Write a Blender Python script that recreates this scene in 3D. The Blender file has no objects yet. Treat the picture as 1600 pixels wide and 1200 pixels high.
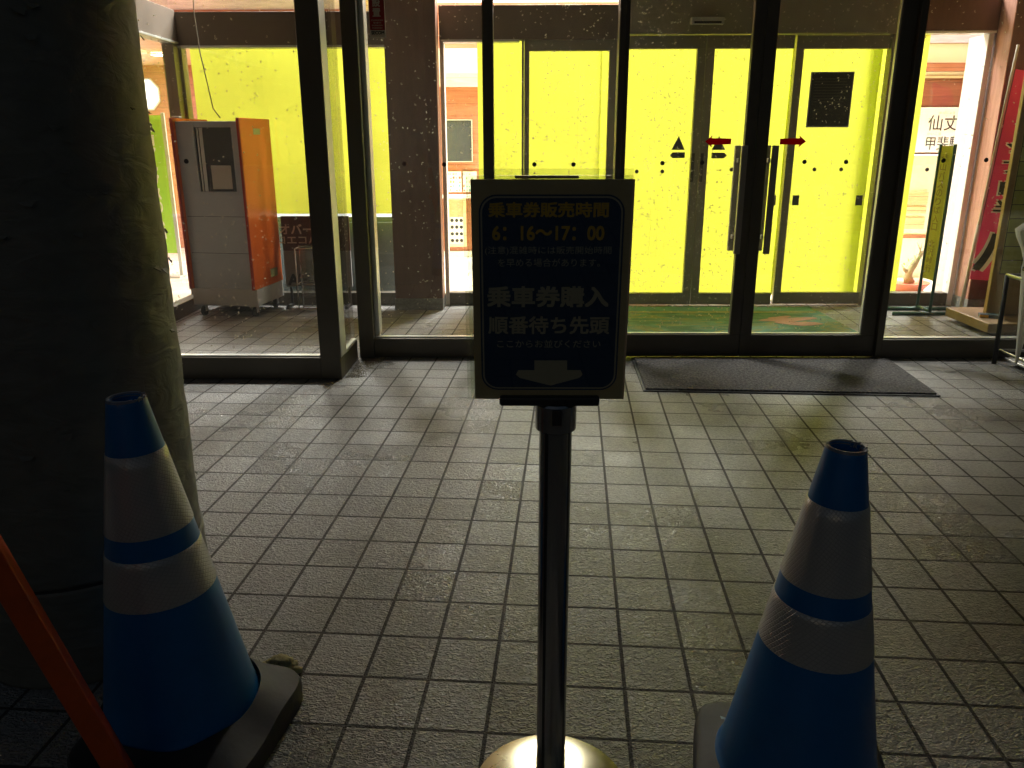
import bpy, bmesh, math, random
from mathutils import Vector, Matrix, noise
R = math.radians
random.seed(7)
S = bpy.context.scene
COL = S.collection

# ------------------------------------------------------------------ camera, sky, exposure
CAM_Z = 1.1887
F_PX, PITCH, ROLL, YAW = 1241.4, .2958, -.0019, -.0752 + R(3.5)
cd = bpy.data.cameras.new('camera'); cam = bpy.data.objects.new('camera', cd); COL.objects.link(cam)
FWD = Vector((math.sin(YAW)*math.cos(PITCH), math.cos(YAW)*math.cos(PITCH), -math.sin(PITCH)))
_r = Vector((math.cos(YAW), -math.sin(YAW), 0)); _u = _r.cross(FWD)
RGT = _r*math.cos(ROLL) + _u*math.sin(ROLL); UPV = RGT.cross(FWD)
CP = Vector((0, 0, CAM_Z))
cam.matrix_world = Matrix(((RGT.x, UPV.x, -FWD.x, 0), (RGT.y, UPV.y, -FWD.y, 0), (RGT.z, UPV.z, -FWD.z, CAM_Z), (0, 0, 0, 1)))
cd.sensor_width = 36; cd.lens = F_PX/1600*36; cd.clip_start = .02; cd.clip_end = 600
S.camera = cam
S.render.resolution_x, S.render.resolution_y = 1024, 768

W = bpy.data.worlds.new('World'); S.world = W; W.use_nodes = True
nt = W.node_tree; bg = nt.nodes['Background']
sky = nt.nodes.new('ShaderNodeTexSky'); sky.sky_type = 'NISHITA'; sky.sun_disc = False
sky.sun_elevation = R(9.0); sky.sun_rotation = R(200)
nt.links.new(sky.outputs[0], bg.inputs[0]); bg.inputs[1].default_value = .011

S.view_settings.view_transform = 'Standard'; S.view_settings.look = 'None'
S.view_settings.exposure = .7; S.view_settings.gamma = 1
S.cycles.use_denoising = True
S.cycles.max_bounces = 12; S.cycles.transparent_max_bounces = 24
S.cycles.diffuse_bounces = 5; S.cycles.glossy_bounces = 5
S.cycles.sample_clamp_indirect = 6; S.cycles.caustics_reflective = False; S.cycles.caustics_refractive = False

LAMP_W = 1.0      # lobby lamps: one common factor

# measurement helpers: where the line of sight through a photo pixel meets a plane of the real place
def ray(x, y): return FWD + RGT*((x-800)/F_PX) - UPV*((y-600)/F_PX)
def gz(x, y, z=0.0): d = ray(x, y); return CP + d*((z-CAM_Z)/d.z)
def gy(x, y, Y): d = ray(x, y); return CP + d*(Y/d.y)
def gx(x, y, X): d = ray(x, y); return CP + d*(X/d.x)

# ------------------------------------------------------------------ materials
def nodes(m): return m.node_tree.nodes, m.node_tree.links
def mat(name, col, rough=.5, metal=0, bump=0, bscale=30, var=0, vscale=6, stretch=None, spec=None, trans=0, coat=0):
    m = bpy.data.materials.new(name); m.use_nodes = True; N, L = nodes(m)
    b = N['Principled BSDF']; b.inputs['Base Color'].default_value = (*col, 1)
    b.inputs['Roughness'].default_value = rough; b.inputs['Metallic'].default_value = metal
    if spec is not None: b.inputs['Specular IOR Level'].default_value = spec
    if coat: b.inputs['Coat Weight'].default_value = coat; b.inputs['Coat Roughness'].default_value = .15
    if var or bump:
        tc = N.new('ShaderNodeTexCoord'); mp = N.new('ShaderNodeMapping'); L.new(tc.outputs['Object'], mp.inputs[0])
        if stretch: mp.inputs['Scale'].default_value = stretch
    if var:
        n = N.new('ShaderNodeTexNoise'); n.inputs['Scale'].default_value = vscale; n.inputs['Detail'].default_value = 6
        n.inputs['Roughness'].default_value = .65
        L.new(mp.outputs[0], n.inputs['Vector'])
        r = N.new('ShaderNodeMapRange'); r.inputs[1].default_value = .3; r.inputs[2].default_value = .7
        r.inputs[3].default_value = 1-var; r.inputs[4].default_value = 1+var
        L.new(n.outputs['Fac'], r.inputs[0])
        mx = N.new('ShaderNodeVectorMath'); mx.operation = 'SCALE'; mx.inputs[0].default_value = col
        L.new(r.outputs[0], mx.inputs['Scale']); L.new(mx.outputs[0], b.inputs['Base Color'])
        r2 = N.new('ShaderNodeMapRange'); r2.inputs[3].default_value = max(.03, rough-.12); r2.inputs[4].default_value = min(1, rough+.15)
        L.new(n.outputs['Fac'], r2.inputs[0]); L.new(r2.outputs[0], b.inputs['Roughness'])
    if bump:
        n = N.new('ShaderNodeTexNoise'); n.inputs['Scale'].default_value = bscale; n.inputs['Detail'].default_value = 4
        L.new(mp.outputs[0], n.inputs['Vector'])
        bp = N.new('ShaderNodeBump'); bp.inputs['Strength'].default_value = 1; bp.inputs['Distance'].default_value = bump
        L.new(n.outputs['Fac'], bp.inputs['Height']); L.new(bp.outputs[0], b.inputs['Normal'])
    return m

def wood(name, c1, c2, axis='x', rough=.45, plank=.12):
    m = bpy.data.materials.new(name); m.use_nodes = True; N, L = nodes(m); b = N['Principled BSDF']
    tc = N.new('ShaderNodeTexCoord'); mp = N.new('ShaderNodeMapping'); L.new(tc.outputs['Object'], mp.inputs[0])
    mp.inputs['Scale'].default_value = {'x': (1.2, 14, 14), 'y': (14, 1.2, 14), 'z': (14, 14, 1.2)}[axis]
    n = N.new('ShaderNodeTexNoise'); n.inputs['Scale'].default_value = 3; n.inputs['Detail'].default_value = 8; n.inputs['Distortion'].default_value = .8
    L.new(mp.outputs[0], n.inputs['Vector'])
    r = N.new('ShaderNodeValToRGB'); r.color_ramp.elements[0].position = .3; r.color_ramp.elements[1].position = .7
    r.color_ramp.elements[0].color = (*c1, 1); r.color_ramp.elements[1].color = (*c2, 1)
    L.new(n.outputs['Fac'], r.inputs[0])
    # plank joints
    sx = N.new('ShaderNodeSeparateXYZ'); L.new(tc.outputs['Object'], sx.inputs[0])
    d = N.new('ShaderNodeMath'); d.operation = 'DIVIDE'; d.inputs[1].default_value = plank
    L.new(sx.outputs[2 if axis != 'z' else 0], d.inputs[0])
    fr = N.new('ShaderNodeMath'); fr.operation = 'FRACT'; L.new(d.outputs[0], fr.inputs[0])
    g = N.new('ShaderNodeMath'); g.operation = 'GREATER_THAN'; g.inputs[1].default_value = .05; L.new(fr.outputs[0], g.inputs[0])
    mr = N.new('ShaderNodeMapRange'); mr.inputs[3].default_value = .55; mr.inputs[4].default_value = 1; L.new(g.outputs[0], mr.inputs[0])
    sc = N.new('ShaderNodeVectorMath'); sc.operation = 'SCALE'; L.new(r.outputs[0], sc.inputs[0]); L.new(mr.outputs[0], sc.inputs['Scale'])
    L.new(sc.outputs[0], b.inputs['Base Color']); b.inputs['Roughness'].default_value = rough
    bp = N.new('ShaderNodeBump'); bp.inputs['Distance'].default_value = .001; L.new(n.outputs['Fac'], bp.inputs['Height']); L.new(bp.outputs[0], b.inputs['Normal'])
    return m

def glass(name, tint=(.93, .95, .92), refl=.05, dirt=.0):
    m = bpy.data.materials.new(name); m.use_nodes = True; N, L = nodes(m); N.remove(N['Principled BSDF'])
    out = N['Material Output']
    t = N.new('ShaderNodeBsdfTransparent'); t.inputs[0].default_value = (*tint, 1)
    g = N.new('ShaderNodeBsdfGlossy'); g.inputs['Roughness'].default_value = .015; g.inputs[0].default_value = (1, 1, 1, 1)
    lw = N.new('ShaderNodeLayerWeight'); lw.inputs[0].default_value = .5
    p = N.new('ShaderNodeMath'); p.operation = 'POWER'; p.inputs[1].default_value = 5; L.new(lw.outputs['Facing'], p.inputs[0])
    a = N.new('ShaderNodeMath'); a.operation = 'MULTIPLY_ADD'; a.inputs[1].default_value = 1-refl; a.inputs[2].default_value = refl*.8
    L.new(p.outputs[0], a.inputs[0])
    mx = N.new('ShaderNodeMixShader'); L.new(a.outputs[0], mx.inputs[0]); L.new(t.outputs[0], mx.inputs[1]); L.new(g.outputs[0], mx.inputs[2])
    last = mx
    if dirt:   # a thin uneven film of dust and wiped streaks
        tc = N.new('ShaderNodeTexCoord'); mp = N.new('ShaderNodeMapping'); L.new(tc.outputs['Object'], mp.inputs[0]); mp.inputs['Scale'].default_value = (3, 3, 1.2)
        n = N.new('ShaderNodeTexNoise'); n.inputs['Scale'].default_value = 1.6; n.inputs['Detail'].default_value = 9; n.inputs['Roughness'].default_value = .7
        L.new(mp.outputs[0], n.inputs['Vector'])
        mr = N.new('ShaderNodeMapRange'); mr.inputs[1].default_value = .35; mr.inputs[2].default_value = .8; mr.inputs[3].default_value = dirt*.3; mr.inputs[4].default_value = dirt
        L.new(n.outputs['Fac'], mr.inputs[0])
        df = N.new('ShaderNodeBsdfDiffuse'); df.inputs[0].default_value = (.5, .48, .42, 1)
        tl = N.new('ShaderNodeBsdfTranslucent'); tl.inputs[0].default_value = (.5, .48, .42, 1)
        m2 = N.new('ShaderNodeMixShader'); m2.inputs[0].default_value = .5; L.new(df.outputs[0], m2.inputs[1]); L.new(tl.outputs[0], m2.inputs[2])
        m3 = N.new('ShaderNodeMixShader'); L.new(mr.outputs[0], m3.inputs[0]); L.new(mx.outputs[0], m3.inputs[1]); L.new(m2.outputs[0], m3.inputs[2])
        last = m3
    L.new(last.outputs[0], out.inputs['Surface'])
    return m

def sheet_mat(name, col, trans=.75, weave=True):
    m = bpy.data.materials.new(name); m.use_nodes = True; N, L = nodes(m); N.remove(N['Principled BSDF'])
    out = N['Material Output']
    d = N.new('ShaderNodeBsdfDiffuse'); t = N.new('ShaderNodeBsdfTranslucent')
    d.inputs[0].default_value = (*col, 1); t.inputs[0].default_value = (*col, 1)
    if weave:
        tc = N.new('ShaderNodeTexCoord'); mp = N.new('ShaderNodeMapping'); L.new(tc.outputs['Object'], mp.inputs[0]); mp.inputs['Scale'].default_value = (1, 1, 9)
        n = N.new('ShaderNodeTexNoise'); n.inputs['Scale'].default_value = 2.2; n.inputs['Detail'].default_value = 7; n.inputs['Roughness'].default_value = .6
        L.new(mp.outputs[0], n.inputs['Vector'])
        mr = N.new('ShaderNodeMapRange'); mr.inputs[1].default_value = .3; mr.inputs[2].default_value = .7; mr.inputs[3].default_value = .93; mr.inputs[4].default_value = 1.0
        L.new(n.outputs['Fac'], mr.inputs[0])
        sc = N.new('ShaderNodeVectorMath'); sc.operation = 'SCALE'; sc.inputs[0].default_value = col; L.new(mr.outputs[0], sc.inputs['Scale'])
        L.new(sc.outputs[0], d.inputs[0]); L.new(sc.outputs[0], t.inputs[0])
    mx = N.new('ShaderNodeMixShader'); mx.inputs[0].default_value = trans
    L.new(d.outputs[0], mx.inputs[1]); L.new(t.outputs[0], mx.inputs[2]); L.new(mx.outputs[0], out.inputs['Surface'])
    return m

def emit(name, col, s):
    m = bpy.data.materials.new(name); m.use_nodes = True; N, L = nodes(m); b = N['Principled BSDF']
    b.inputs['Base Color'].default_value = (*col, 1); b.inputs['Emission Color'].default_value = (*col, 1); b.inputs['Emission Strength'].default_value = s
    return m

TILE_ROT = R(3.5); TX, TY = .15, .162; T0 = (-.047, 1.868)
def tile_material(name, c_tile, c_grout, rough=.42):
    m = bpy.data.materials.new(name); m.use_nodes = True; N, L = nodes(m); b = N['Principled BSDF']
    def M(op, a=None, bb=None, c=None):
        n = N.new('ShaderNodeMath'); n.operation = op
        for i, v in enumerate((a, bb, c)):
            if v is None: continue
            if isinstance(v, (int, float)): n.inputs[i].default_value = v
            else: L.new(v, n.inputs[i])
        return n.outputs[0]
    g = N.new('ShaderNodeNewGeometry'); sp = N.new('ShaderNodeSeparateXYZ'); L.new(g.outputs['Position'], sp.inputs[0])
    # joints wander by a fraction of a millimetre
    c, s = math.cos(TILE_ROT), math.sin(TILE_ROT)
    dx = M('SUBTRACT', sp.outputs[0], T0[0]); dy = M('SUBTRACT', sp.outputs[1], T0[1])
    u = M('DIVIDE', M('SUBTRACT', M('MULTIPLY', dx, c), M('MULTIPLY', dy, s)), TX)
    v = M('DIVIDE', M('ADD', M('MULTIPLY', dx, s), M('MULTIPLY', dy, c)), TY)
    iu, iv = M('FLOOR', u), M('FLOOR', v)
    cmb = N.new('ShaderNodeCombineXYZ'); L.new(iu, cmb.inputs[0]); L.new(iv, cmb.inputs[1])
    wn = N.new('ShaderNodeTexWhiteNoise'); wn.noise_dimensions = '3D'; L.new(cmb.outputs[0], wn.inputs['Vector'])
    rs = N.new('ShaderNodeSeparateColor'); L.new(wn.outputs['Color'], rs.inputs[0])
    # edge distance in metres, rounded tile edges
    def edge(t, pitch, off):
        f = M('FRACT', t); a = M('MINIMUM', f, M('SUBTRACT', 1.0, f)); return M('MULTIPLY', a, pitch)
    e = M('MINIMUM', edge(u, TX, 0), edge(v, TY, 0))
    ns = N.new('ShaderNodeTexNoise'); ns.inputs['Scale'].default_value = 60; ns.inputs['Detail'].default_value = 3; L.new(g.outputs['Position'], ns.inputs['Vector'])
    e = M('ADD', e, M('MULTIPLY', M('SUBTRACT', ns.outputs['Fac'], .5), .0012))
    mask = N.new('ShaderNodeMapRange'); mask.interpolation_type = 'SMOOTHSTEP'; mask.inputs[1].default_value = .0032; mask.inputs[2].default_value = .0054
    L.new(e, mask.inputs[0])
    # relief: slate-like wrinkles
    mp = N.new('ShaderNodeMapping'); L.new(g.outputs['Position'], mp.inputs[0]); mp.inputs['Scale'].default_value = (1, 1.7, 1)
    off = N.new('ShaderNodeVectorMath'); off.operation = 'MULTIPLY_ADD'; L.new(cmb.outputs[0], off.inputs[0]); off.inputs[1].default_value = (3.7, 5.1, 0); L.new(mp.outputs[0], off.inputs[2])
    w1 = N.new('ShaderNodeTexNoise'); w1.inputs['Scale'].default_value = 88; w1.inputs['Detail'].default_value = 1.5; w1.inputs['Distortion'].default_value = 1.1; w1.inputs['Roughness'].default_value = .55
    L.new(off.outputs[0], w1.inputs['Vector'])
    w2 = N.new('ShaderNodeTexNoise'); w2.inputs['Scale'].default_value = 26; w2.inputs['Detail'].default_value = 2; w2.inputs['Distortion'].default_value = .8; L.new(off.outputs[0], w2.inputs['Vector'])
    # colour
    big = N.new('ShaderNodeTexNoise'); big.inputs['Scale'].default_value = 1.6; big.inputs['Detail'].default_value = 6; L.new(g.outputs['Position'], big.inputs['Vector'])
    fine = N.new('ShaderNodeTexNoise'); fine.inputs['Scale'].default_value = 160; fine.inputs['Detail'].default_value = 3; L.new(g.outputs['Position'], fine.inputs['Vector'])
    tone = M('ADD', M('ADD', .62, M('MULTIPLY', rs.outputs[0], .22)), M('ADD', M('MULTIPLY', big.outputs['Fac'], .42), M('ADD', M('MULTIPLY', M('SUBTRACT', fine.outputs['Fac'], .5), .25), M('MULTIPLY', M('SUBTRACT', w1.outputs['Fac'], .5), 1.5))))  # hollows darker, ridges paler: shading of the relief put into the colour
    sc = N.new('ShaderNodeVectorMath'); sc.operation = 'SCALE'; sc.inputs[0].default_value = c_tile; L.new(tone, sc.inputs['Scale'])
    # dark crumbs and spots
    vo = N.new('ShaderNodeTexVoronoi'); vo.inputs['Scale'].default_value = 2.1; vo.inputs['Randomness'].default_value = 1; L.new(g.outputs['Position'], vo.inputs['Vector'])
    spot = M('GREATER_THAN', M('ADD', vo.outputs['Distance'], M('MULTIPLY', fine.outputs['Fac'], .02)), .022)
    sm = M('ADD', M('MULTIPLY', spot, .75), .25)
    sc2 = N.new('ShaderNodeVectorMath'); sc2.operation = 'SCALE'; L.new(sc.outputs[0], sc2.inputs[0]); L.new(sm, sc2.inputs['Scale'])
    mix = N.new('ShaderNodeMix'); mix.data_type = 'RGBA'; L.new(mask.outputs[0], mix.inputs[0]); mix.inputs[6].default_value = (*c_grout, 1); L.new(sc2.outputs[0], mix.inputs[7])
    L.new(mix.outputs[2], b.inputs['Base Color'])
    # roughness
    rr = M('ADD', M('MULTIPLY', big.outputs['Fac'], .3), rough-.15); rr2 = M('ADD', M('MULTIPLY', M('SUBTRACT', 1.0, mask.outputs[0]), .5), rr)
    rr3 = M('ADD', rr2, M('MULTIPLY', rs.outputs[1], .1)); L.new(rr3, b.inputs['Roughness'])
    h = M('ADD', M('MULTIPLY', w1.outputs['Fac'], .0105), M('MULTIPLY', w2.outputs['Fac'], .005))
    h = M('MULTIPLY', h, M('ADD', M('MULTIPLY', rs.outputs[2], .5), .7))
    # each tile sits very slightly tilted
    fu = M('SUBTRACT', M('FRACT', u), .5); fv = M('SUBTRACT', M('FRACT', v), .5)
    tl = M('ADD', M('MULTIPLY', fu, M('MULTIPLY', M('SUBTRACT', rs.outputs[0], .5), .0012)), M('MULTIPLY', fv, M('MULTIPLY', M('SUBTRACT', rs.outputs[2], .5), .0012)))
    h = M('ADD', M('ADD', h, tl), M('MULTIPLY', mask.outputs[0], .0022))
    bp = N.new('ShaderNodeBump'); bp.inputs['Strength'].default_value = 1; bp.inputs['Distance'].default_value = 1
    L.new(h, bp.inputs['Height']); L.new(bp.outputs[0], b.inputs['Normal'])
    b.inputs['Specular IOR Level'].default_value = .75
    return m

MT = {}
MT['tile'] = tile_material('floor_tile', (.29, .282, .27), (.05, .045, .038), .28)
MT['lobby_floor'] = mat('lobby_floor', (.62, .58, .5), .25, var=.08, vscale=2)
MT['bronze'] = mat('bronze_aluminium', (.10, .088, .066), .42, .35, bump=.0003, bscale=60, var=.12, vscale=4)
MT['inner_frame'] = mat('grey_brown_aluminium', (.34, .31, .24), .4, .35, bump=.0002, bscale=40, var=.08)
MT['silver'] = mat('clear_aluminium', (.62, .62, .58), .35, .5, var=.05)
MT['silver_paint'] = mat('satin_frame_paint', (.45, .44, .41), .4)
MT['beam'] = mat('brown_steel', (.165, .13, .10), .5, var=.12, vscale=3)
MT['pillar'] = mat('red_brown_panel', (.16, .088, .066), .45, var=.12, vscale=4, stretch=(6, 6, 1))
MT['pillar_lit'] = wood('lit_side_pink', (.42, .2, .14), (.56, .3, .22), 'z', plank=.4)  # paler pillar colour, with the lobby light on its side painted in
MT['skirt'] = mat('granite_skirting', (.22, .22, .2), .6, var=.35, vscale=60)
MT['glass'] = glass('clear_glass', (.975, .98, .965), .05, dirt=.02)
MT['glass_clean'] = glass('inner_glass', (.98, .985, .975), .045)
MT['acrylic'] = glass('acrylic', (.9, .92, .88), .05, dirt=.05)
MT['curtain'] = sheet_mat('yellow_insect_sheet', (.78, .85, .090), .225)
MT['black'] = mat('black_plastic', (.012, .012, .012), .5)
MT['black_rubber'] = mat('black_rubber', (.028, .027, .026), .62, bump=.0008, bscale=45, var=.3, vscale=9)
MT['cone_blue'] = mat('blue_polyethylene', (.005, .135, .37), .38, bump=.0005, bscale=25, var=.15, vscale=7)
MT['steel'] = mat('brushed_steel', (.5, .5, .47), .34, 1.0, bump=.00012, bscale=90, stretch=(1, 1, .05))
def aniso(m):
    N, L = nodes(m); b = N['Principled BSDF']; b.inputs['Anisotropic'].default_value = .85
    t = N.new('ShaderNodeTangent'); t.direction_type = 'RADIAL'; t.axis = 'Z'; L.new(t.outputs[0], b.inputs['Tangent']); return m
MT['base_steel'] = aniso(mat('spun_steel', (.55, .52, .36), .24, 1.0, var=.05))
MT['dark_steel'] = mat('dark_tube', (.32, .31, .3), .22, .95, var=.08, vscale=3, stretch=(1, 1, .2))
MT['navy'] = mat('navy_print', (.012, .045, .15), .35, var=.1)
MT['cream_board'] = mat('cream_board', (.66, .48, .27), .5, var=.08, vscale=5)
MT['yellow_print'] = mat('yellow_print', (.9, .52, .04), .4)
MT['white_print'] = mat('white_print', (.62, .52, .40), .4)
MT['grey_print'] = mat('grey_print', (.56, .50, .42), .4)
MT['kiosk_grey'] = mat('kiosk_grey', (.52, .545, .56), .45, var=.04)
MT['kiosk_white'] = mat('kiosk_plinth', (.6, .59, .56), .4)
MT['kiosk_orange'] = mat('kiosk_orange', (.85, .16, .02), .38)
MT['kiosk_red'] = mat('kiosk_red_edge', (.5, .045, .02), .4)
MT['screen'] = mat('dark_screen', (.01, .011, .01), .08, coat=.5)
MT['label'] = mat('olive_label', (.42, .42, .2), .5)
MT['mat_grey'] = mat('grey_loop_mat', (.105, .10, .098), .95, bump=.012, bscale=130, var=.8, vscale=75, spec=.1)
MT['dark_red'] = mat('dark_red_print', (.32, .01, .012), .5)
MT['arrow_grey'] = mat('grey_film', (.10, .105, .09), .5)
MT['red_arrow'] = sheet_mat('red_film', (.55, .01, .02), .45, weave=False)
MT['wood_red'] = wood('red_wood', (.40, .13, .065), (.55, .22, .12), 'x')
MT['wood_light'] = wood('light_wood', (.75, .5, .3), (.86, .64, .42), 'x')
MT['wood_dark'] = wood('dark_red_wood', (.22, .06, .035), (.34, .11, .06), 'x')
MT['wood_ochre'] = wood('ochre_board', (.52, .33, .13), (.62, .42, .18), 'z', plank=3)
MT['wood_base'] = wood('pale_plank', (.6, .38, .2), (.7, .48, .28), 'y', plank=3)
MT['white_wall'] = mat('white_wall', (.8, .78, .72), .7)
MT['cream_wall'] = mat('cream_wall', (.8, .68, .5), .7)
MT['ceiling'] = wood('wood_ceiling', (.6, .36, .2), (.74, .48, .3), 'y', plank=5)
MT['exterior'] = mat('dark_exterior_wall', (.12, .10, .08), .8, bump=.002, bscale=30, var=.2)
MT['green'] = mat('lime_banner', (.33, .72, .05), .6)
MT['green_frame'] = mat('green_steel_tube', (.05, .12, .09), .4, .3, var=.2)
MT['yellow_panel'] = mat('yellow_olive_panel', (.55, .50, .06), .5, var=.08)
MT['pink'] = mat('pink_red_cloth', (.85, .065, .20), .75, bump=.002, bscale=14)
MT['pole_white'] = mat('cream_pole', (.55, .5, .38), .4)
MT['paper_yellow'] = mat('yellow_green_paper', (.60, .62, .16), .6, var=.08, vscale=9)
MT['paper_white'] = mat('white_paper', (.85, .85, .82), .7)
MT['ink'] = mat('black_ink', (.02, .02, .02), .6)
MT['orange'] = mat('orange_paint', (.62, .085, .008), .42, bump=.0006, bscale=30, var=.2, vscale=12)
MT['umbrella'] = sheet_mat('milky_vinyl', (.75, .74, .68), .5, weave=False)
MT['bark'] = mat('bonsai_bark', (.35, .28, .2), .85, bump=.006, bscale=60, var=.3, vscale=30)
MT['leaf'] = mat('leaf', (.2, .45, .05), .6)
MT['pot'] = mat('clay_pot', (.4, .1, .05), .4)
MT['rag'] = mat('dirty_glove_cloth', (.42, .36, .17), .95, bump=.004, bscale=110, var=.4, vscale=30)
MT['bag'] = glass('plastic_film', (.75, .75, .72), .08, dirt=.35)
MT['cabinet'] = mat('blue_grey_cabinet', (.13, .17, .19), .5, var=.1)
MT['brown_banner'] = mat('brown_banner', (.10, .05, .03), .7)
MT['grey_banner'] = mat('grey_banner', (.25, .26, .25), .7)
MT['cable'] = mat('cable', (.3, .27, .2), .5)
MT['bug'] = sheet_mat('insect_wings', (.62, .56, .42), .34, weave=False)
MT['tv'] = mat('wall_screen', (.05, .055, .06), .25)
MT['purple'] = mat('lavender_timber', (.62, .52, .62), .6, var=.2, vscale=6, stretch=(1, 1, 8))

# reflective cone sleeve: pale with a fine honeycomb that glints
def sleeve():
    m = bpy.data.materials.new('reflective_sleeve'); m.use_nodes = True; N, L = nodes(m); b = N['Principled BSDF']
    tc = N.new('ShaderNodeTexCoord'); sp = N.new('ShaderNodeSeparateXYZ'); L.new(tc.outputs['UV'], sp.inputs[0])
    v = N.new('ShaderNodeTexVoronoi'); v.feature = 'DISTANCE_TO_EDGE'; v.inputs['Scale'].default_value = 1; v.inputs['Randomness'].default_value = .12
    mp = N.new('ShaderNodeMapping'); mp.inputs['Scale'].default_value = (66, 155, 1); mp.inputs['Rotation'].default_value = (0, 0, R(30)); L.new(tc.outputs['UV'], mp.inputs[0]); L.new(mp.outputs[0], v.inputs['Vector'])
    r = N.new('ShaderNodeMapRange'); r.inputs[1].default_value = .02; r.inputs[2].default_value = .12; L.new(v.outputs['Distance'], r.inputs[0])
    mix = N.new('ShaderNodeMix'); mix.data_type = 'RGBA'; L.new(r.outputs[0], mix.inputs[0]); mix.inputs[6].default_value = (.40, .385, .36, 1); mix.inputs[7].default_value = (.50, .485, .455, 1)
    L.new(mix.outputs[2], b.inputs['Base Color'])
    b.inputs['Roughness'].default_value = .35; b.inputs['Metallic'].default_value = .4
    b.inputs['Coat Weight'].default_value = .6; b.inputs['Coat Roughness'].default_value = .12
    n = N.new('ShaderNodeTexNoise'); n.inputs['Scale'].default_value = 9; L.new(tc.outputs['Object'], n.inputs['Vector'])
    a = N.new('ShaderNodeMath'); a.operation = 'MULTIPLY_ADD'; a.inputs[1].default_value = .25; L.new(r.outputs[0], a.inputs[0]); L.new(n.outputs['Fac'], a.inputs[2])
    bp = N.new('ShaderNodeBump'); bp.inputs['Distance'].default_value = .003; L.new(a.outputs[0], bp.inputs['Height']); L.new(bp.outputs[0], b.inputs['Normal'])
    return m
MT['sleeve'] = sleeve()
MT['worn_rim'] = mat('worn_rim', (.16, .19, .24), .4, bump=.001, bscale=120, var=.3, vscale=60)

# column wrap
def wrap():
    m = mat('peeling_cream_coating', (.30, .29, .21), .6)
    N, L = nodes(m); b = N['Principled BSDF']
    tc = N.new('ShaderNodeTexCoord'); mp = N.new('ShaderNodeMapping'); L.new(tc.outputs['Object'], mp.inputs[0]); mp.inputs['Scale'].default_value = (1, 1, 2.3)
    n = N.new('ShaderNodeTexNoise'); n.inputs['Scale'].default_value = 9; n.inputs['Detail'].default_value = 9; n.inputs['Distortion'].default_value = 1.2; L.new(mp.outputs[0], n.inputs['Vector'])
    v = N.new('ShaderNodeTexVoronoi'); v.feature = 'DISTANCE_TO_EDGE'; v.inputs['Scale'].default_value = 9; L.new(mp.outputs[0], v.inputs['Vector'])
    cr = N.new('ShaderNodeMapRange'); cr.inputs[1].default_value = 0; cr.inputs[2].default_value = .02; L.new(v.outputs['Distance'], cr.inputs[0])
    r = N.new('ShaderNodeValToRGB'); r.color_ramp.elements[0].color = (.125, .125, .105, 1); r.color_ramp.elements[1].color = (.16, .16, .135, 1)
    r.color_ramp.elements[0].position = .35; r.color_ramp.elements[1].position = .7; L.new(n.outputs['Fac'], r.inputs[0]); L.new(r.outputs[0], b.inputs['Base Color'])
    a = N.new('ShaderNodeMath'); a.operation = 'MULTIPLY_ADD'; a.inputs[1].default_value = .03; L.new(cr.outputs[0], a.inputs[0]); L.new(n.outputs['Fac'], a.inputs[2])
    bp = N.new('ShaderNodeBump'); bp.inputs['Distance'].default_value = .006; L.new(a.outputs[0], bp.inputs['Height']); L.new(bp.outputs[0], b.inputs['Normal'])
    return m
MT['wrap'] = wrap()

# pictorial green mat: drifting bands of dull greens and teal
def scenic():
    m = bpy.data.materials.new('scenic_green_mat'); m.use_nodes = True; N, L = nodes(m); b = N['Principled BSDF']
    tc = N.new('ShaderNodeTexCoord'); mp = N.new('ShaderNodeMapping'); L.new(tc.outputs['Object'], mp.inputs[0]); mp.inputs['Scale'].default_value = (1.6, 4.5, 1)
    n = N.new('ShaderNodeTexNoise'); n.inputs['Scale'].default_value = 1.5; n.inputs['Detail'].default_value = 5; n.inputs['Distortion'].default_value = 1.5; L.new(mp.outputs[0], n.inputs['Vector'])
    r = N.new('ShaderNodeValToRGB'); cr = r.color_ramp
    cols = [(.25, (.03, .10, .06)), (.42, (.06, .17, .10)), (.5, (.10, .26, .2)), (.56, (.26, .24, .07)), (.63, (.07, .2, .13)), (.75, (.13, .3, .26))]
    cr.elements[0].position, cr.elements[0].color = cols[0][0], (*cols[0][1], 1); cr.elements[1].position, cr.elements[1].color = cols[-1][0], (*cols[-1][1], 1)
    for p, c in cols[1:-1]: e = cr.elements.new(p); e.color = (*c, 1)
    L.new(n.outputs['Fac'], r.inputs[0]); L.new(r.outputs[0], b.inputs['Base Color']); b.inputs['Roughness'].default_value = .8
    return m
MT['scenic'] = scenic()

# ------------------------------------------------------------------ object helpers
ORG = {}
def empty(name, loc=(0, 0, 0), rz=0.0, label=None, cat=None, group=None, kind=None):
    o = bpy.data.objects.new(name, None); COL.objects.link(o); o.location = loc; o.rotation_euler = (0, 0, rz); o.empty_display_size = .1
    ORG[o.name] = Vector(loc); tag(o, label, cat, group, kind); return o
def tag(o, label=None, cat=None, group=None, kind=None):
    if label: o['label'] = label
    if cat: o['category'] = cat
    if group: o['group'] = group
    if kind: o['kind'] = kind
    return o

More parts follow.
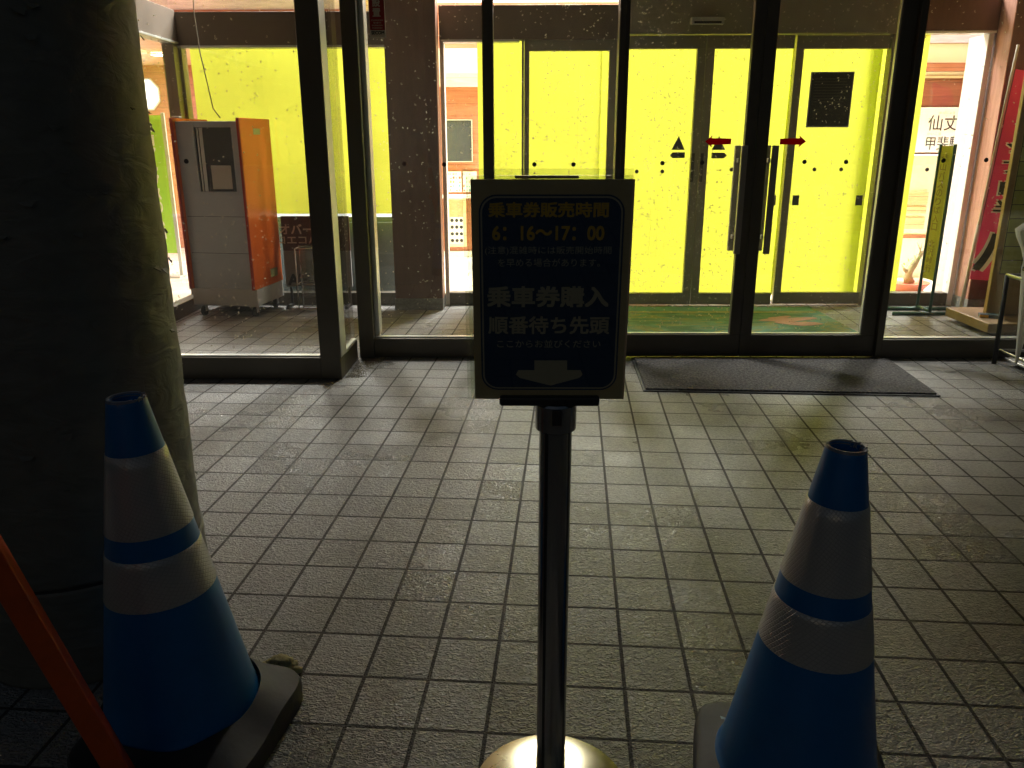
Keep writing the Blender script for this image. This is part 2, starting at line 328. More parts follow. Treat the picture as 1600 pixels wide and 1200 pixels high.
class MB:
    def __init__(s): s.bm = bmesh.new(); s.uv = None
    def box(s, x0, x1, y0, y1, z0, z1, M=None):
        vs = [s.bm.verts.new(v) for v in ((x0,y0,z0),(x1,y0,z0),(x1,y1,z0),(x0,y1,z0),(x0,y0,z1),(x1,y0,z1),(x1,y1,z1),(x0,y1,z1))]
        for f in ((3,2,1,0),(4,5,6,7),(0,1,5,4),(1,2,6,5),(2,3,7,6),(3,0,4,7)): s.bm.faces.new([vs[i] for i in f])
        if M: bmesh.ops.transform(s.bm, matrix=M, verts=vs)
        return s
    def tube(s, pts, r, seg=12, cap=True):
        pts = [Vector(p) for p in pts]; n = len(pts); rr = r if isinstance(r, (list, tuple)) else [r]*n
        rings = []; t0 = (pts[1]-pts[0]).normalized(); a = t0.orthogonal().normalized()
        for i, p in enumerate(pts):
            t = (pts[min(i+1, n-1)]-pts[max(i-1, 0)]).normalized(); a = (a - t*a.dot(t)).normalized(); b = t.cross(a)
            rings.append([s.bm.verts.new(p + (a*math.cos(2*math.pi*k/seg)+b*math.sin(2*math.pi*k/seg))*rr[i]) for k in range(seg)])
        for i in range(n-1):
            for k in range(seg): s.bm.faces.new((rings[i][k], rings[i][(k+1)%seg], rings[i+1][(k+1)%seg], rings[i+1][k]))
        if cap:
            if n: s.bm.faces.new(rings[0][::-1]); s.bm.faces.new(rings[-1])
        return s
    def lathe(s, prof, c=(0,0,0), seg=48, close=False):
        """prof: (r, z) list bottom to top"""
        c = Vector(c); uvl = s.bm.loops.layers.uv.verify(); rings = []
        for r, z in prof:
            rings.append([s.bm.verts.new(c+Vector((r*math.cos(2*math.pi*k/seg), r*math.sin(2*math.pi*k/seg), z))) for k in range(seg)])
        L = [0]
        for i in range(1, len(prof)): L.append(L[-1]+math.hypot(prof[i][0]-prof[i-1][0], prof[i][1]-prof[i-1][1]))
        rng = range(len(prof) if close else len(prof)-1)
        for i in rng:
            j = (i+1) % len(prof)
            for k in range(seg):
                try: f = s.bm.faces.new((rings[i][k], rings[i][(k+1)%seg], rings[j][(k+1)%seg], rings[j][k]))
                except ValueError: continue
                for l, (uu, vv) in zip(f.loops, ((k, L[i]), (k+1, L[i]), (k+1, L[j]), (k, L[j]))): l[uvl].uv = (uu/seg, vv)
        return s
    def prism(s, poly, d, M=None):
        """poly of (x,z) extruded along +y by d"""
        a = [s.bm.verts.new((x, 0, z)) for x, z in poly]; b = [s.bm.verts.new((x, d, z)) for x, z in poly]; n = len(poly)
        s.bm.faces.new(a); s.bm.faces.new(b[::-1])
        for i in range(n): s.bm.faces.new((a[i], b[i], b[(i+1)%n], a[(i+1)%n]))
        if M: bmesh.ops.transform(s.bm, matrix=M, verts=a+b)
        return s
    def build(s, name, m, parent=None, local=False, bevel=0, smooth=False, label=None, sub=0, seg=2):
        bmesh.ops.recalc_face_normals(s.bm, faces=s.bm.faces[:])
        org = Vector((0, 0, 0))
        if parent is not None and not local:
            org = ORG.get(parent.name, Vector((0, 0, 0)))
        if org.length: bmesh.ops.translate(s.bm, vec=-org, verts=s.bm.verts[:])
        me = bpy.data.meshes.new(name); s.bm.to_mesh(me); s.bm.free()
        o = bpy.data.objects.new(name, me); COL.objects.link(o)
        me.materials.append(MT[m] if isinstance(m, str) else m)
        if parent is not None: o.parent = parent
        ORG[o.name] = org
        if smooth:
            for p in me.polygons: p.use_smooth = True
        if bevel:
            b = o.modifiers.new('bevel', 'BEVEL'); b.width = bevel; b.segments = seg; b.limit_method = 'ANGLE'; b.angle_limit = R(40)
        if sub:
            b = o.modifiers.new('sub', 'SUBSURF'); b.levels = sub; b.render_levels = sub
        if label: o['label'] = label
        return o
def smooth_angle(o, deg=35):
    me = o.data
    for p in me.polygons: p.use_smooth = True
    bm = bmesh.new(); bm.from_mesh(me)
    for e in bm.edges:
        if len(e.link_faces) == 2 and e.calc_face_angle(0) > R(deg): e.smooth = False
    bm.to_mesh(me); bm.free()

def box(name, m, x0, x1, y0, y1, z0, z1, parent=None, bevel=0, local=False, label=None):
    return MB().box(min(x0,x1), max(x0,x1), min(y0,y1), max(y0,y1), min(z0,z1), max(z0,z1)).build(name, m, parent, local, bevel, label=label)

def glyphs(body, bold=0.0):
    cu = bpy.data.curves.new('t', 'FONT'); cu.body = body; cu.size = 1; cu.resolution_u = 3
    o = bpy.data.objects.new('t', cu); COL.objects.link(o)
    dg = bpy.context.evaluated_depsgraph_get(); me = bpy.data.meshes.new_from_object(o.evaluated_get(dg))
    bm = bmesh.new()
    offs = [(0, 0)] if bold < .004 else [(bold*dx, bold*dz) for dx in (-1, 1) for dz in (-1, 1)]
    for i, (dx, dz) in enumerate(offs):
        n0 = len(bm.verts); bm.from_mesh(me); bm.verts.ensure_lookup_table()
        for v in bm.verts[n0:]: v.co.x += dx; v.co.y += dz; v.co.z = i*.01
    bpy.data.objects.remove(o); bpy.data.curves.remove(cu); bpy.data.meshes.remove(me)
    return bm
def text(body, m, parent, x0, x1, z0, z1, y, name='lettering', bold=0.012, local=False, M=None, vertical=False, thick=.0006):
    """letters fitted to the rectangle x0..x1, z0..z1 on the plane y, facing -y"""
    out = MB(); lay = []
    if vertical:
        n = len(body); h = (z1-z0)/n
        for i, ch in enumerate(body):
            if ch.strip(): lay.append((ch, x0, x1, z1-(i+1)*h+h*.06, z1-i*h-h*.06))
    else: lay.append((body, x0, x1, z0, z1))
    for ch, a, b, c, d in lay:
        g = glyphs(ch, bold)
        if not g.verts: g.free(); continue
        xs = [v.co.x for v in g.verts]; ys = [v.co.y for v in g.verts]
        mnx, mxx, mny, mxy = min(xs), max(xs), min(ys), max(ys)
        w = max(mxx-mnx, 1e-4); hh = max(mxy-mny, 1e-4)
        sx, sz = (b-a)/w, (d-c)/hh
        if vertical and hh < .5*w: sz = sx*.9
        if vertical and w < .5*hh: sx = sz*.9
        cxm, czm = (a+b)/2, (c+d)/2
        for v in g.verts: v.co = Vector((cxm+(v.co.x-(mnx+mxx)/2)*sx, y-v.co.z*.006, czm+(v.co.y-(mny+mxy)/2)*sz))
        me = bpy.data.meshes.new('g'); g.to_mesh(me); g.free(); out.bm.from_mesh(me); bpy.data.meshes.remove(me)
    if thick:
        r = bmesh.ops.extrude_face_region(out.bm, geom=out.bm.faces[:])
        bmesh.ops.translate(out.bm, vec=(0, -thick, 0), verts=[e for e in r['geom'] if isinstance(e, bmesh.types.BMVert)])
    if M: bmesh.ops.transform(out.bm, matrix=M, verts=out.bm.verts[:])
    return out.build(name, m, parent, local)
def disc(name, m, x, y, z, r, parent, th=.001, local=False, seg=20):
    mb = MB().prism([(x+r*math.cos(2*math.pi*k/seg), z+r*math.sin(2*math.pi*k/seg)) for k in range(seg)], th, Matrix.Translation((0, y-th, 0)))
    return mb.build(name, m, parent, local)

# ------------------------------------------------------------------ ground
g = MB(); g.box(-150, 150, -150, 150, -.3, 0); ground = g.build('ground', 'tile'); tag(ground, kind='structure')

# added unseen ridge behind the viewer, keeps the sky's edge out of glass reflections
hb_ = MB(); ring = []
for k in range(161):
    an = math.pi*(.98+1.04*k/160); e = noise.noise(Vector((k*.11, 3, 0))); e2 = noise.noise(Vector((k*.45, 9, 0)))
    rr0, hh = 46, 13.5+4*e+1.2*e2
    ring.append([hb_.bm.verts.new((r_*math.cos(an), r_*math.sin(an), z_)) for r_, z_ in ((rr0-6, -.2), (rr0, hh*.55), (rr0+8, hh), (rr0+30, hh*.9), (rr0+36, -.2))])
for k in range(160):
    for i in range(4): hb_.bm.faces.new((ring[k][i], ring[k+1][i], ring[k+1][i+1], ring[k][i+1]))
    hb_.bm.faces.new((ring[k][4], ring[k+1][4], ring[k+1][0], ring[k][0]))
hb_.bm.faces.new(ring[0]); hb_.bm.faces.new(ring[-1][::-1])
tag(hb_.build('sky_blocker', mat('dark_blocker', (.045, .06, .035), .95, bump=.4, bscale=.6, var=.4, vscale=.5), smooth=True), kind='structure')

# ------------------------------------------------------------------ building
FY, BY, BX = 4.45, 6.0, 3.97          # front glazing, back glazing, projecting bay front
LX, RXW = -2.45, 3.95                 # vestibule side walls
B = empty('station_building', (0, FY, 0), label='entrance hall behind dark bronze glazing, its lit inside hung with yellow sheets', cat='building')
def bbox(name, m, *a, parent=B, **k): return box(name, m, *a, parent=parent, **k)
ZT = 3.12; ZH = 5.1     # top of the vestibule glass; lobby ceiling
lf = MB().box(LX-3.2, 7.0, BY+.12, 13.2, .004, .012).build('lobby_floor', 'lobby_floor'); tag(lf, kind='structure')
lf2 = MB().box(LX-3.2, LX-.04, FY+.2, BY+.12, .004, .012).build('lobby_floor', 'lobby_floor'); tag(lf2, kind='structure')

# solid shell
bbox('roof', 'exterior', LX-3.5, 7.2, BY-.05, 13.4, ZH+.2, ZH+.4)
bbox('roof', 'exterior', LX-3.5, 7.2, FY-.6, BY-.0505, ZT+.2, ZT+.4)
bbox('wall', 'exterior', LX-3.5, 7.2, BY-.05, BY+.12, ZT+.0, ZH+.19)
bbox('vestibule_ceiling', 'white_wall', LX, RXW, FY, BY, ZT, ZT+.05)
bbox('vestibule_ceiling', 'white_wall', LX, -.93, BX, FY-.002, ZT, ZT+.05)
bbox('wall', 'exterior', LX-3.5, LX-.10, FY, FY+.15, 0, ZT+.19)
bbox('wall', 'exterior', RXW, 7.2, FY, FY+.15, 0, ZT+.19)
bbox('wall', 'wood_dark', LX-3.5, LX-3.3, FY+.16, BY+.125, 0, ZT)
bbox('wall', 'wood_dark', LX-3.5, LX-3.3, BY+.13, 13.3, 0, ZH+.19)
bbox('wall', 'wood_red', 7.0, 7.2, FY+.16, BY+.125, 0, ZT)
bbox('wall', 'wood_red', 7.0, 7.2, BY+.13, 13.3, 0, ZH+.19)
bbox('wall', 'white_wall', LX-3.2, 7.0, 13.2, 13.35, 0, ZH+.19)
bbox('wall', 'pillar', RXW, RXW+.12, FY+.16, BY+.1, 0, ZT+.19)
bbox('lobby_ceiling', 'ceiling', LX-3.2, 7.0, BY+.15, 13.2, ZH+.1, ZH+.16)
bbox('lobby_ceiling', 'ceiling', LX-3.2, LX-.1, FY+.16, 10.2, 2.0, 2.06)
# lobby rear wall seen through the gaps between the sheets
wr = bbox('lobby_wall', 'wood_red', -2.6, 1.6, 8.56, 8.7, 0, 2.5)
bbox('lobby_wall', 'wood_red', 3.0, 6.9, 7.56, 7.7, 0, 2.3)
bbox('lobby_wall', 'white_wall', 1.62, 2.98, 8.6, 8.7, 0, 2.5)
bbox('lobby_wall', 'wood_red', LX-3.2, -2.7, 9.3, 9.4, 0, 2.0)

# --- back glazing (Y = 6)
def pane(x0, x1, z0, z1, y, parent, m='glass', th=.008):
    return box('glass_pane', m, x0, x1, y-th/2, y+th/2, z0, z1, parent=parent)
BW = empty('inner_glazing', (0, BY, 0)); BW.parent = B; ORG[BW.name] = Vector((0, BY, 0)); BW.location = (0, BY-FY, 0)
def b2(name, m, *a, **k): return box(name, m, *a, parent=BW, **k)
b2('beam', 'beam', LX, -.94, BY-.05, BY+.05, 1.835, 2.05, bevel=.003)
b2('beam', 'beam', -.585, .66, BY-.05, BY+.05, 1.865, 2.085, bevel=.003)
b2('header', 'inner_frame', .66, 2.60, BY-.09, BY+.09, 1.895, ZT, bevel=.003)
b2('beam', 'pillar', 2.60, RXW, BY-.05, BY+.05, 1.915, 2.14, bevel=.003)
for x0, x1, z in ((LX, -.94, 1.818), (-.585, -.03, 1.85), (2.60, 3.235, 1.895)):
    b2('trim', 'silver', x0, x1, BY-.062, BY+.03, z, z+.016, bevel=.002)
# sills
b2('sill', 'bronze', LX, -.94, BY-.04, BY+.04, 0, .095, bevel=.003)
b2('sill', 'bronze', -.585, -.03, BY-.04, BY+.04, 0, .095, bevel=.003)
b2('sill', 'bronze', 2.59, 3.194, BY-.04, BY+.04, 0, .095, bevel=.003)
# jambs and stiles
b2('jamb', 'white_wall', -.585, -.556, BY-.045, BY+.045, 0.0, 1.85, bevel=.002)
b2('jamb', 'white_wall', 3.195, 3.232, BY-.045, BY+.045, 0.0, 1.893, bevel=.003)
b2('reveal', 'silver_paint', 3.200, 3.232, BY+.0455, BY+.22, .013, 1.893, bevel=.002)
b2('jamb', 'inner_frame', LX+.0, LX+.06, BY-.045, BY+.045, .095, 1.818, bevel=.002)
b2('mullion', 'inner_frame', -.012, .004, BY-.04, BY+.04, 0, 1.893, bevel=.002)
b2('mullion', 'inner_frame', 2.545, 2.585, BY-.04, BY+.04, 0, 1.893, bevel=.002)
# upper transoms
pane(LX, -.94, 2.05, ZT, BY, BW, 'glass_clean'); pane(-.585, .66, 2.085, ZT, BY, BW, 'glass_clean'); pane(2.60, 3.24, 2.14, ZT, BY, BW, 'glass_clean')
pane(LX+.06, -.94, .095, 1.818, BY, BW, 'glass_clean'); pane(-.555, -.012, .095, 1.85, BY, BW, 'glass_clean'); pane(2.585, 3.195, .095, 1.893, BY, BW, 'glass_clean')
# four leaves of the automatic door
def leaf(x0, x1, yo, sl, sr, zt, parent, m='inner_frame', zb=.095, name='automatic_door'):
    d = empty(name, (x0, yo, 0)); d.parent = parent; d.location = Vector((x0, yo, 0))-ORG[parent.name]; ORG[d.name] = Vector((x0, yo, 0))
    t = .022
    box('door_rail', m, x0, x1, yo-t, yo+t, .008, zb, parent=d, bevel=.002)
    box('door_rail', m, x0, x1, yo-t, yo+t, zt, 1.89, parent=d, bevel=.002)
    if sl: box('door_stile', m, x0, x0+sl, yo-t, yo+t, zb, zt, parent=d, bevel=.002)
    if sr: box('door_stile', m, x1-sr, x1, yo-t, yo+t, zb, zt, parent=d, bevel=.002)
    pane(x0+sl, x1-sr, zb, zt, yo, d, 'glass_clean'); return d
L1 = leaf(.006, .655, BY+.0, .036, .055, 1.795, BW)
L2 = leaf(.66, 1.263, BY-.03, .0, .058, 1.803, BW)
L3 = leaf(1.267, 1.87, BY-.03, .058, .0, 1.803, BW)
L4 = leaf(1.895, 2.54, BY+.0, .055, .0, 1.803, BW)
for d, x0, x1 in ((L2, .70, 1.20), (L3, 1.33, 1.86), (L4, 2.0, 2.45)):
    pass
def poly(name, m, pts, y, parent, th=.0012):
    return MB().prism(pts, th, Matrix.Translation((0, y-th, 0))).build(name, m, parent)
yb = BY-.036
def at(px, py, Y): q = gy(px, py, Y); return q.x, q.z
tx, tz = at(1060, 224, yb)
poly('arrow_sticker', 'arrow_grey', [(tx-.048, tz-.045), (tx+.048, tz-.045), (tx, tz+.05)], yb, L2)
tx2, tz = at(1123, 224, yb)
poly('arrow_sticker', 'arrow_grey', [(tx2-.048, tz-.045), (tx2+.048, tz-.045), (tx2, tz+.05)], yb, L3)
tx, tz = at(1058, 243, yb)
poly('arrow_sticker', 'arrow_grey', [(tx-.052, tz), (tx-.034, tz+.022), (tx+.055, tz+.022), (tx+.055, tz-.018), (tx-.034, tz-.018)], yb, L2)
tx, tz = at(1123, 243, yb)
poly('arrow_sticker', 'arrow_grey', [(tx+.058, tz), (tx+.038, tz+.02), (tx-.052, tz+.02), (tx-.052, tz-.02), (tx+.038, tz-.02)], yb, L3)
for px, py, Lf in ((995, 268, L2), (1035, 268, L2), (1143, 265, L3), (1275, 265, L4), (1317, 265, L4)):
    x, z = at(px, py, BY-.04); disc('safety_dot', 'arrow_grey', x, BY-.007 if Lf is L4 else BY-.037, z, .014, Lf)
x, z = at(1449, 265, BY-.01); disc('safety_dot', 'arrow_grey', x, BY-.006, z, .014, BW)
for px, py, Lf, yy in ((1207, 313, L3, BY-.037), (1243, 313, L4, BY-.007), (1342, 313, L4, BY-.007)):
    x, z = at(px, py, yy); box('lock_plate', 'arrow_grey', x-.024, x+.024, yy-.004, yy, z-.036, z+.036, parent=Lf, bevel=.001)
x, z = at(1371, 313, BY-.03); box('lock_plate', 'arrow_grey', x-.03, x+.03, BY-.045, BY-.0405, z-.036, z+.036, parent=BW)
for Lf, px in ((L2, 1082), (L3, 1096)):   # finger recesses on the meeting stiles
    x, z = at(px, 262, BY-.055); box('finger_pull', 'bronze', x-.011, x+.011, BY-.0565, BY-.0522, z-.10, z+.10, parent=Lf, bevel=.004)
# motion sensor above the doors
p0, p1 = at(1080, 27, BY-.12), at(1131, 38, BY-.12)
sn = empty('door_sensor', (1.27, BY-.1, 1.98), label='narrow grey motion sensor bar on the header above the sliding inner doors', cat='sensor')
box('housing', 'silver_paint', p0[0], p1[0], BY-.135, BY-.0905, p1[1], p0[1], parent=sn, bevel=.006)
box('sensor_window', 'black', p0[0]+.02, p1[0]-.02, BY-.1372, BY-.1352, p1[1]+.006, p1[1]+.018, parent=sn)

# --- side wall of the vestibule, looking into the left of the lobby
SW = empty('side_glazing', (LX, 5, 0)); SW.parent = B; SW.location = Vector((LX, 5, 0))-ORG[B.name]; ORG[SW.name] = Vector((LX, 5, 0))
box('beam', 'beam', LX-.05, LX+.045, BX+.06, BY-.052, 1.858, 2.06, parent=SW, bevel=.003)
box('trim', 'silver', LX-.04, LX+.055, BX+.06, BY-.065, 1.842, 1.857, parent=SW, bevel=.002)
box('sill', 'bronze', LX-.04, LX+.04, BX+.06, BY-.045, 0, .10, parent=SW, bevel=.003)
box('jamb', 'inner_frame', LX-.04, LX+.04, BY-.13, BY-.046, .10, 1.84, parent=SW, bevel=.002)
box('glass_pane', 'glass_clean', LX-.004, LX+.004, BX+.06, BY-.131, .1, 1.842, parent=SW)
box('glass_pane', 'glass_clean', LX-.004, LX+.004, BX+.06, BY-.05, 2.06, ZT, parent=SW)

# --- interior pillars
def pillar(x0, x1, y0, y1, side):
    pl = empty('pillar', ((x0+x1)/2, (y0+y1)/2, 0)); pl.parent = B; pl.location = Vector(((x0+x1)/2, (y0+y1)/2, 0))-ORG[B.name]; ORG[pl.name] = Vector(((x0+x1)/2, (y0+y1)/2, 0))
    box('pillar_panel', 'pillar', x0, x1, y0, y1, .085, ZT, parent=pl, bevel=.003)
    box('skirting', 'skirt', x0-.006, x1+.006, y0-.008, y1-.001, 0, .085, parent=pl, bevel=.003)
    if side > 0: box('lit_side', 'pillar_lit', x1, x1+.006, y0+.002, y1-.06, .086, ZT, parent=pl)  # side face coloured as if lit from the gap
    else: box('lit_side', 'pillar_lit', x0-.006, x0, y0+.002, y1-.06, .086, ZT, parent=pl)
pillar(-.94, -.595, 5.78, 6.0, 1)
pillar(3.245, RXW-.002, 5.76, 6.0, -1)

# --- front glazing (Y = 4.45)
FW = empty('front_glazing', (0, FY, 0)); FW.parent = B; FW.location = (0, 0, 0); ORG[FW.name] = Vector((0, FY, 0))
def f2(name, m, *a, **k): return box(name, m, *a, parent=FW, **k)
T = .05
f2('bottom_rail', 'bronze', -.885, .49, FY-.03, FY+.03, 0, .112, bevel=.003)
f2('bottom_rail', 'bronze', 2.04, RXW, FY-.03, FY+.03, 0, .11, bevel=.003)
f2('glazing_bead', 'silver', -.852, -.213, FY-.012, FY+.028, .1125, .119)
f2('glazing_bead', 'silver', -.156, .49, FY-.012, FY+.028, .1125, .119)
f2('glazing_bead', 'silver', 2.04, RXW, FY-.012, FY+.028, .1105, .117)
f2('post', 'bronze', -.935, -.852, FY-.05, FY+.05, 0, ZT, bevel=.003)
f2('post_trim', 'silver', -.8518, -.826, FY+.013, FY+.10, .12, ZT-.14, bevel=.002)
f2('post_return', 'silver', -.90, -.8525, FY+.0505, FY+.20, .02, ZT-.14, bevel=.002)  # silver colour stands in for light on the post's inner side
f2('mullion', 'bronze', -.213, -.156, FY-.045, FY+.045, .112, ZT-.12, bevel=.003)
f2('mullion', 'bronze', .49, .520, FY-.05, FY+.05, 0, ZT-.12, bevel=.003)
f2('mullion', 'bronze', 2.003, 2.04, FY-.05, FY+.05, 0, ZT-.12, bevel=.003)
f2('mullion', 'bronze', 3.3, 3.35, FY-.045, FY+.045, .11, ZT-.12, bevel=.003)
f2('header', 'bronze', -.852, RXW, FY-.055, FY+.055, ZT-.119, ZT+.19, bevel=.003)
P_mid1 = pane(-.852, -.213, .119, ZT-.12, FY, FW); P_mid2 = pane(-.156, .49, .119, ZT-.12, FY, FW)
P_r1 = pane(2.04, 3.3, .117, ZT-.12, FY, FW); P_r2 = pane(3.35, RXW, .117, ZT-.12, FY, FW)
def fdoor(x0, x1, yo, sl, sr, hx, name='sliding_door'):
    d = empty(name, (x0, yo, 0)); d.parent = B; d.location = Vector((x0, yo, 0))-ORG[B.name]; ORG[d.name] = Vector((x0, yo, 0))
    t = .02; z0, z1 = .135, ZT-.2
    box('door_rail', 'bronze', x0, x1, yo-t, yo+t, .007, z0, parent=d, bevel=.003)
    box('door_rail', 'bronze', x0, x1, yo-t, yo+t, z1, ZT-.122, parent=d, bevel=.003)
    box('door_stile', 'bronze', x0, x0+sl, yo-t, yo+t, z0, z1, parent=d, bevel=.003)
    box('door_stile', 'bronze', x1-sr, x1, yo-t, yo+t, z0, z1, parent=d, bevel=.003)
    box('glazing_bead', 'silver', x0+sl, x1-sr, yo-.006, yo+.018, z0+.0005, z0+.006, parent=d)
    pane(x0+sl, x1-sr, z0+.006, z1, yo, d)
    h = MB()
    for zz in (.68, 1.09): h.box(hx-.007, hx+.007, yo-.058, yo-t-.0005, zz-.012, zz+.012)
    h.box(hx-.016, hx+.016, yo-.082, yo-.058, .60, 1.168)
    h.build('door_handle', 'inner_frame', d, bevel=.004)
    h = MB()
    for zz in (.68, 1.09): h.box(hx-.007, hx+.007, yo+t+.0005, yo+.058, zz-.012, zz+.012)
    h.box(hx-.016, hx+.016, yo+.058, yo+.082, .60, 1.168)
    h.build('door_handle', 'inner_frame', d, bevel=.004)
    return d
D1 = fdoor(.522, 1.2372, FY, .024, .060, 1.166)
D2 = fdoor(1.2388, 2.0018, FY, .064, .078, 1.328)
box('edge_strip', 'silver', 1.918, 1.9235, FY-.012, FY+.012, .14, ZT-.2, parent=D2)
yy = FY-.0045
ax, az = at(1122, 221, yy)
def arrow(cx, cz, w, h, sgn):
    s = sgn
    return [(cx+s*w/2, cz), (cx+s*(w/2-.038), cz+h/2), (cx+s*(w/2-.034), cz+h*.27), (cx-s*w/2, cz+h*.24), (cx-s*w/2, cz-h*.24), (cx+s*(w/2-.034), cz-h*.27), (cx+s*(w/2-.038), cz-h/2)]
poly('arrow_sticker', 'red_arrow', arrow(ax, az, .138, .062, -1), yy, D1)
ax, az = at(1239, 221, yy)
poly('arrow_sticker', 'red_arrow', arrow(ax, az, .138, .062, 1), yy, D2)
for px, py, pr in ((835, 257, FW), (896, 257, FW), (1035, 255, D1), (1097, 254, D1), (1257, 253, D2), (1322, 253, D2), (1474, 251, FW), (1541, 250, FW), (694, 257, FW), (632, 256, FW)):
    x, z = at(px, py, yy); disc('safety_dot', 'black' if px != 632 else 'pillar', x, yy, z, .0118, pr)

# --- projecting bay at the left
LB = empty('projecting_bay', (-1.6, BX, 0)); LB.parent = B; LB.location = Vector((-1.6, BX, 0))-ORG[B.name]; ORG[LB.name] = Vector((-1.6, BX, 0))
def l2(name, m, *a, **k): return box(name, m, *a, parent=LB, **k)
l2('post', 'bronze', -1.052, -.945, BX, BX+.10, 0, ZT, bevel=.004)
l2('lit_post_side', 'silver', -.9448, -.941, BX+.006, BX+.125, .12, ZT-.01, bevel=.001)  # silver skin: light caught by the bronze post's side, put into colour
l2('bottom_rail', 'bronze', LX, -1.0521, BX+.005, BX+.07, 0, .118, bevel=.003)
l2('bottom_rail', 'bronze', -.985, -.945, BX+.1005, FY-.051, 0, .112, bevel=.003)
l2('glazing_bead', 'silver', -.972, -.951, BX+.1005, FY-.051, .1125, .119)
l2('glazing_bead', 'silver', LX, -1.0521, BX+.02, BX+.055, .1185, .126)
l2('header', 'bronze', LX-.1, -.945, BX+.0, BX+.10, ZT+.001, ZT+.19, bevel=.003)
l2('header', 'bronze', -1.0, -.945, BX+.1005, FY-.05, ZT+.0505, ZT+.19, bevel=.003)
l2('post', 'bronze', LX-.10, LX-.001, BX, BX+.10, 0, ZT, bevel=.004)
l2('wall', 'exterior', LX-.10, LX-.055, BX+.1005, FY-.001, 0, ZT)
l2('glass_pane', 'glass', LX, -1.0521, BX+.032, BX+.04, .126, ZT)
l2('glass_pane', 'glass', -.966, -.958, BX+.1005, FY-.051, .119, ZT)
x, z = at(291, 252, BX+.03); disc('safety_dot', 'black', x, BX+.031, z, .0118, LB)
x, z = at(526, 256, BX+.3)
# black side frame nearest the column
# ------------------------------------------------------------------ yellow sheets hung behind the inner glass
def curtain(x0, x1, z0, z1, Y, label, seed):
    rnd = random.Random(seed); nx, nz = max(6, int((x1-x0)*22)), 16; bm = MB(); gr = []
    ph = rnd.random()*9
    for th in (0, 1):
        g_ = [[bm.bm.verts.new((x0+(x1-x0)*i/nx, Y+th*.0015+.004*math.sin(i*1.1+ph)*(.3+.7*(1-j/nz))+.003*math.sin(j*.8+i*.3), z0+(z1-z0)*j/nz)) for i in range(nx+1)] for j in range(nz+1)]
        gr.append(g_)
        if th == 0:
            for j in range(nz):
                for i in range(nx): bm.bm.faces.new((g_[j][i], g_[j][i+1], g_[j+1][i+1], g_[j+1][i]))
    for v in [v for row in gr[1] for v in row]: bm.bm.verts.remove(v)
    t = empty('insect_sheet', ((x0+x1)/2, Y, z0), label=label, cat='sheet', group='yellow sheets hung behind the inner glazing')
    bm.build('cloth', 'curtain', t, smooth=True)
    MB().tube([(x0-.01, Y+.012, z1-.006), (x1+.01, Y+.012, z1-.006)], .009, 10).build('hanging_rod', 'silver', t, smooth=True)
curtain(-2.375, -.90, .675, 1.95, BY+.07, 'widest yellow sheet, hung behind the ticket machine at the left end', 1)
curtain(-.328, .56, .06, 1.93, BY+.075, 'narrow-looking yellow sheet just left of centre beside the gap with the wall screen', 2)
curtain(.555, 1.26, .06, 1.93, BY+.085, 'yellow sheet behind the inner door leaf marked with the left-pointing grey arrow', 3)
curtain(1.262, 1.955, .06, 1.93, BY+.095, 'yellow sheet behind the inner door leaf marked with the right-pointing grey arrow', 4)
curtain(1.90, 2.535, .06, 1.93, BY+.075, 'yellow sheet behind the black notice on the right-hand inner pane', 5)
curtain(2.452, 2.868, .06, 1.93, BY+.105, 'yellow sheet at the far right beside the gap with the handwritten board', 6)

# ------------------------------------------------------------------ lobby lamps (all inside the lit hall)
def lamp(x, y, z, sx, sy, w, tilt=0, col=(1, .98, .96)):
    t = empty('ceiling_light', (x, y, z+.03), label='white ceiling panel lamp inside the lobby' , cat='ceiling light', group='panel lamps in the lobby ceiling')
    box('lamp_housing', 'white_wall', x-sx/2-.02, x+sx/2+.02, y-sy/2-.02, y+sy/2+.02, z+.012, z+.05, parent=t)
    ld = bpy.data.lights.new('lamp_light', 'AREA'); ld.shape = 'RECTANGLE'; ld.size = sx; ld.size_y = sy; ld.energy = w*LAMP_W; ld.color = col
    lo = bpy.data.objects.new('lamp_light', ld); COL.objects.link(lo); lo.parent = t; lo.location = (0, 0, -.025); lo.rotation_euler = (tilt, 0, 0)
for x, y, w in ((-2.2, 8.0, 300), (-1.0, 7.5, 160), (.6, 8.5, 250), (2.4, 7.9, 230), (3.9, 7.4, 230), (4.4, 8.4, 280), (5.6, 7.9, 300), (.3, 9.8, 270), (3.2, 9.9, 280), (4.6, 6.8, 90), (-.5, 6.9, 60)): lamp(x, y, ZH-.15, .6, .6, w)  # the last ones are added to brighten the near floor and gap walls
lamp(-3.9, 7.6, 1.96, .8, .5, 60)
# downlight glimpsed at the upper left
q = gz(250, 85, 1.99)
dl = empty('downlight', (q.x, q.y, 1.99), label='round glowing downlight in the wooden ceiling, top left behind the side glass', cat='downlight')
MB().lathe([(.0, -.004), (.075, -.004), (.08, .004), (.0, .004)], (q.x, q.y, 1.985), 24).build('lens', emit('lamp_glow', (1, .96, .88), 12), dl)
MB().lathe([(.083, -.008), (.10, -.008), (.104, .004), (.083, .004)], (q.x, q.y, 1.99), 24, close=True).build('rim', 'white_wall', dl)

# ------------------------------------------------------------------ things in the lobby, seen through the gaps
def rect(px0, py0, px1, py1, Y): a = gy(px0, py0, Y); b = gy(px1, py1, Y); return a.x, b.x, b.z, a.z
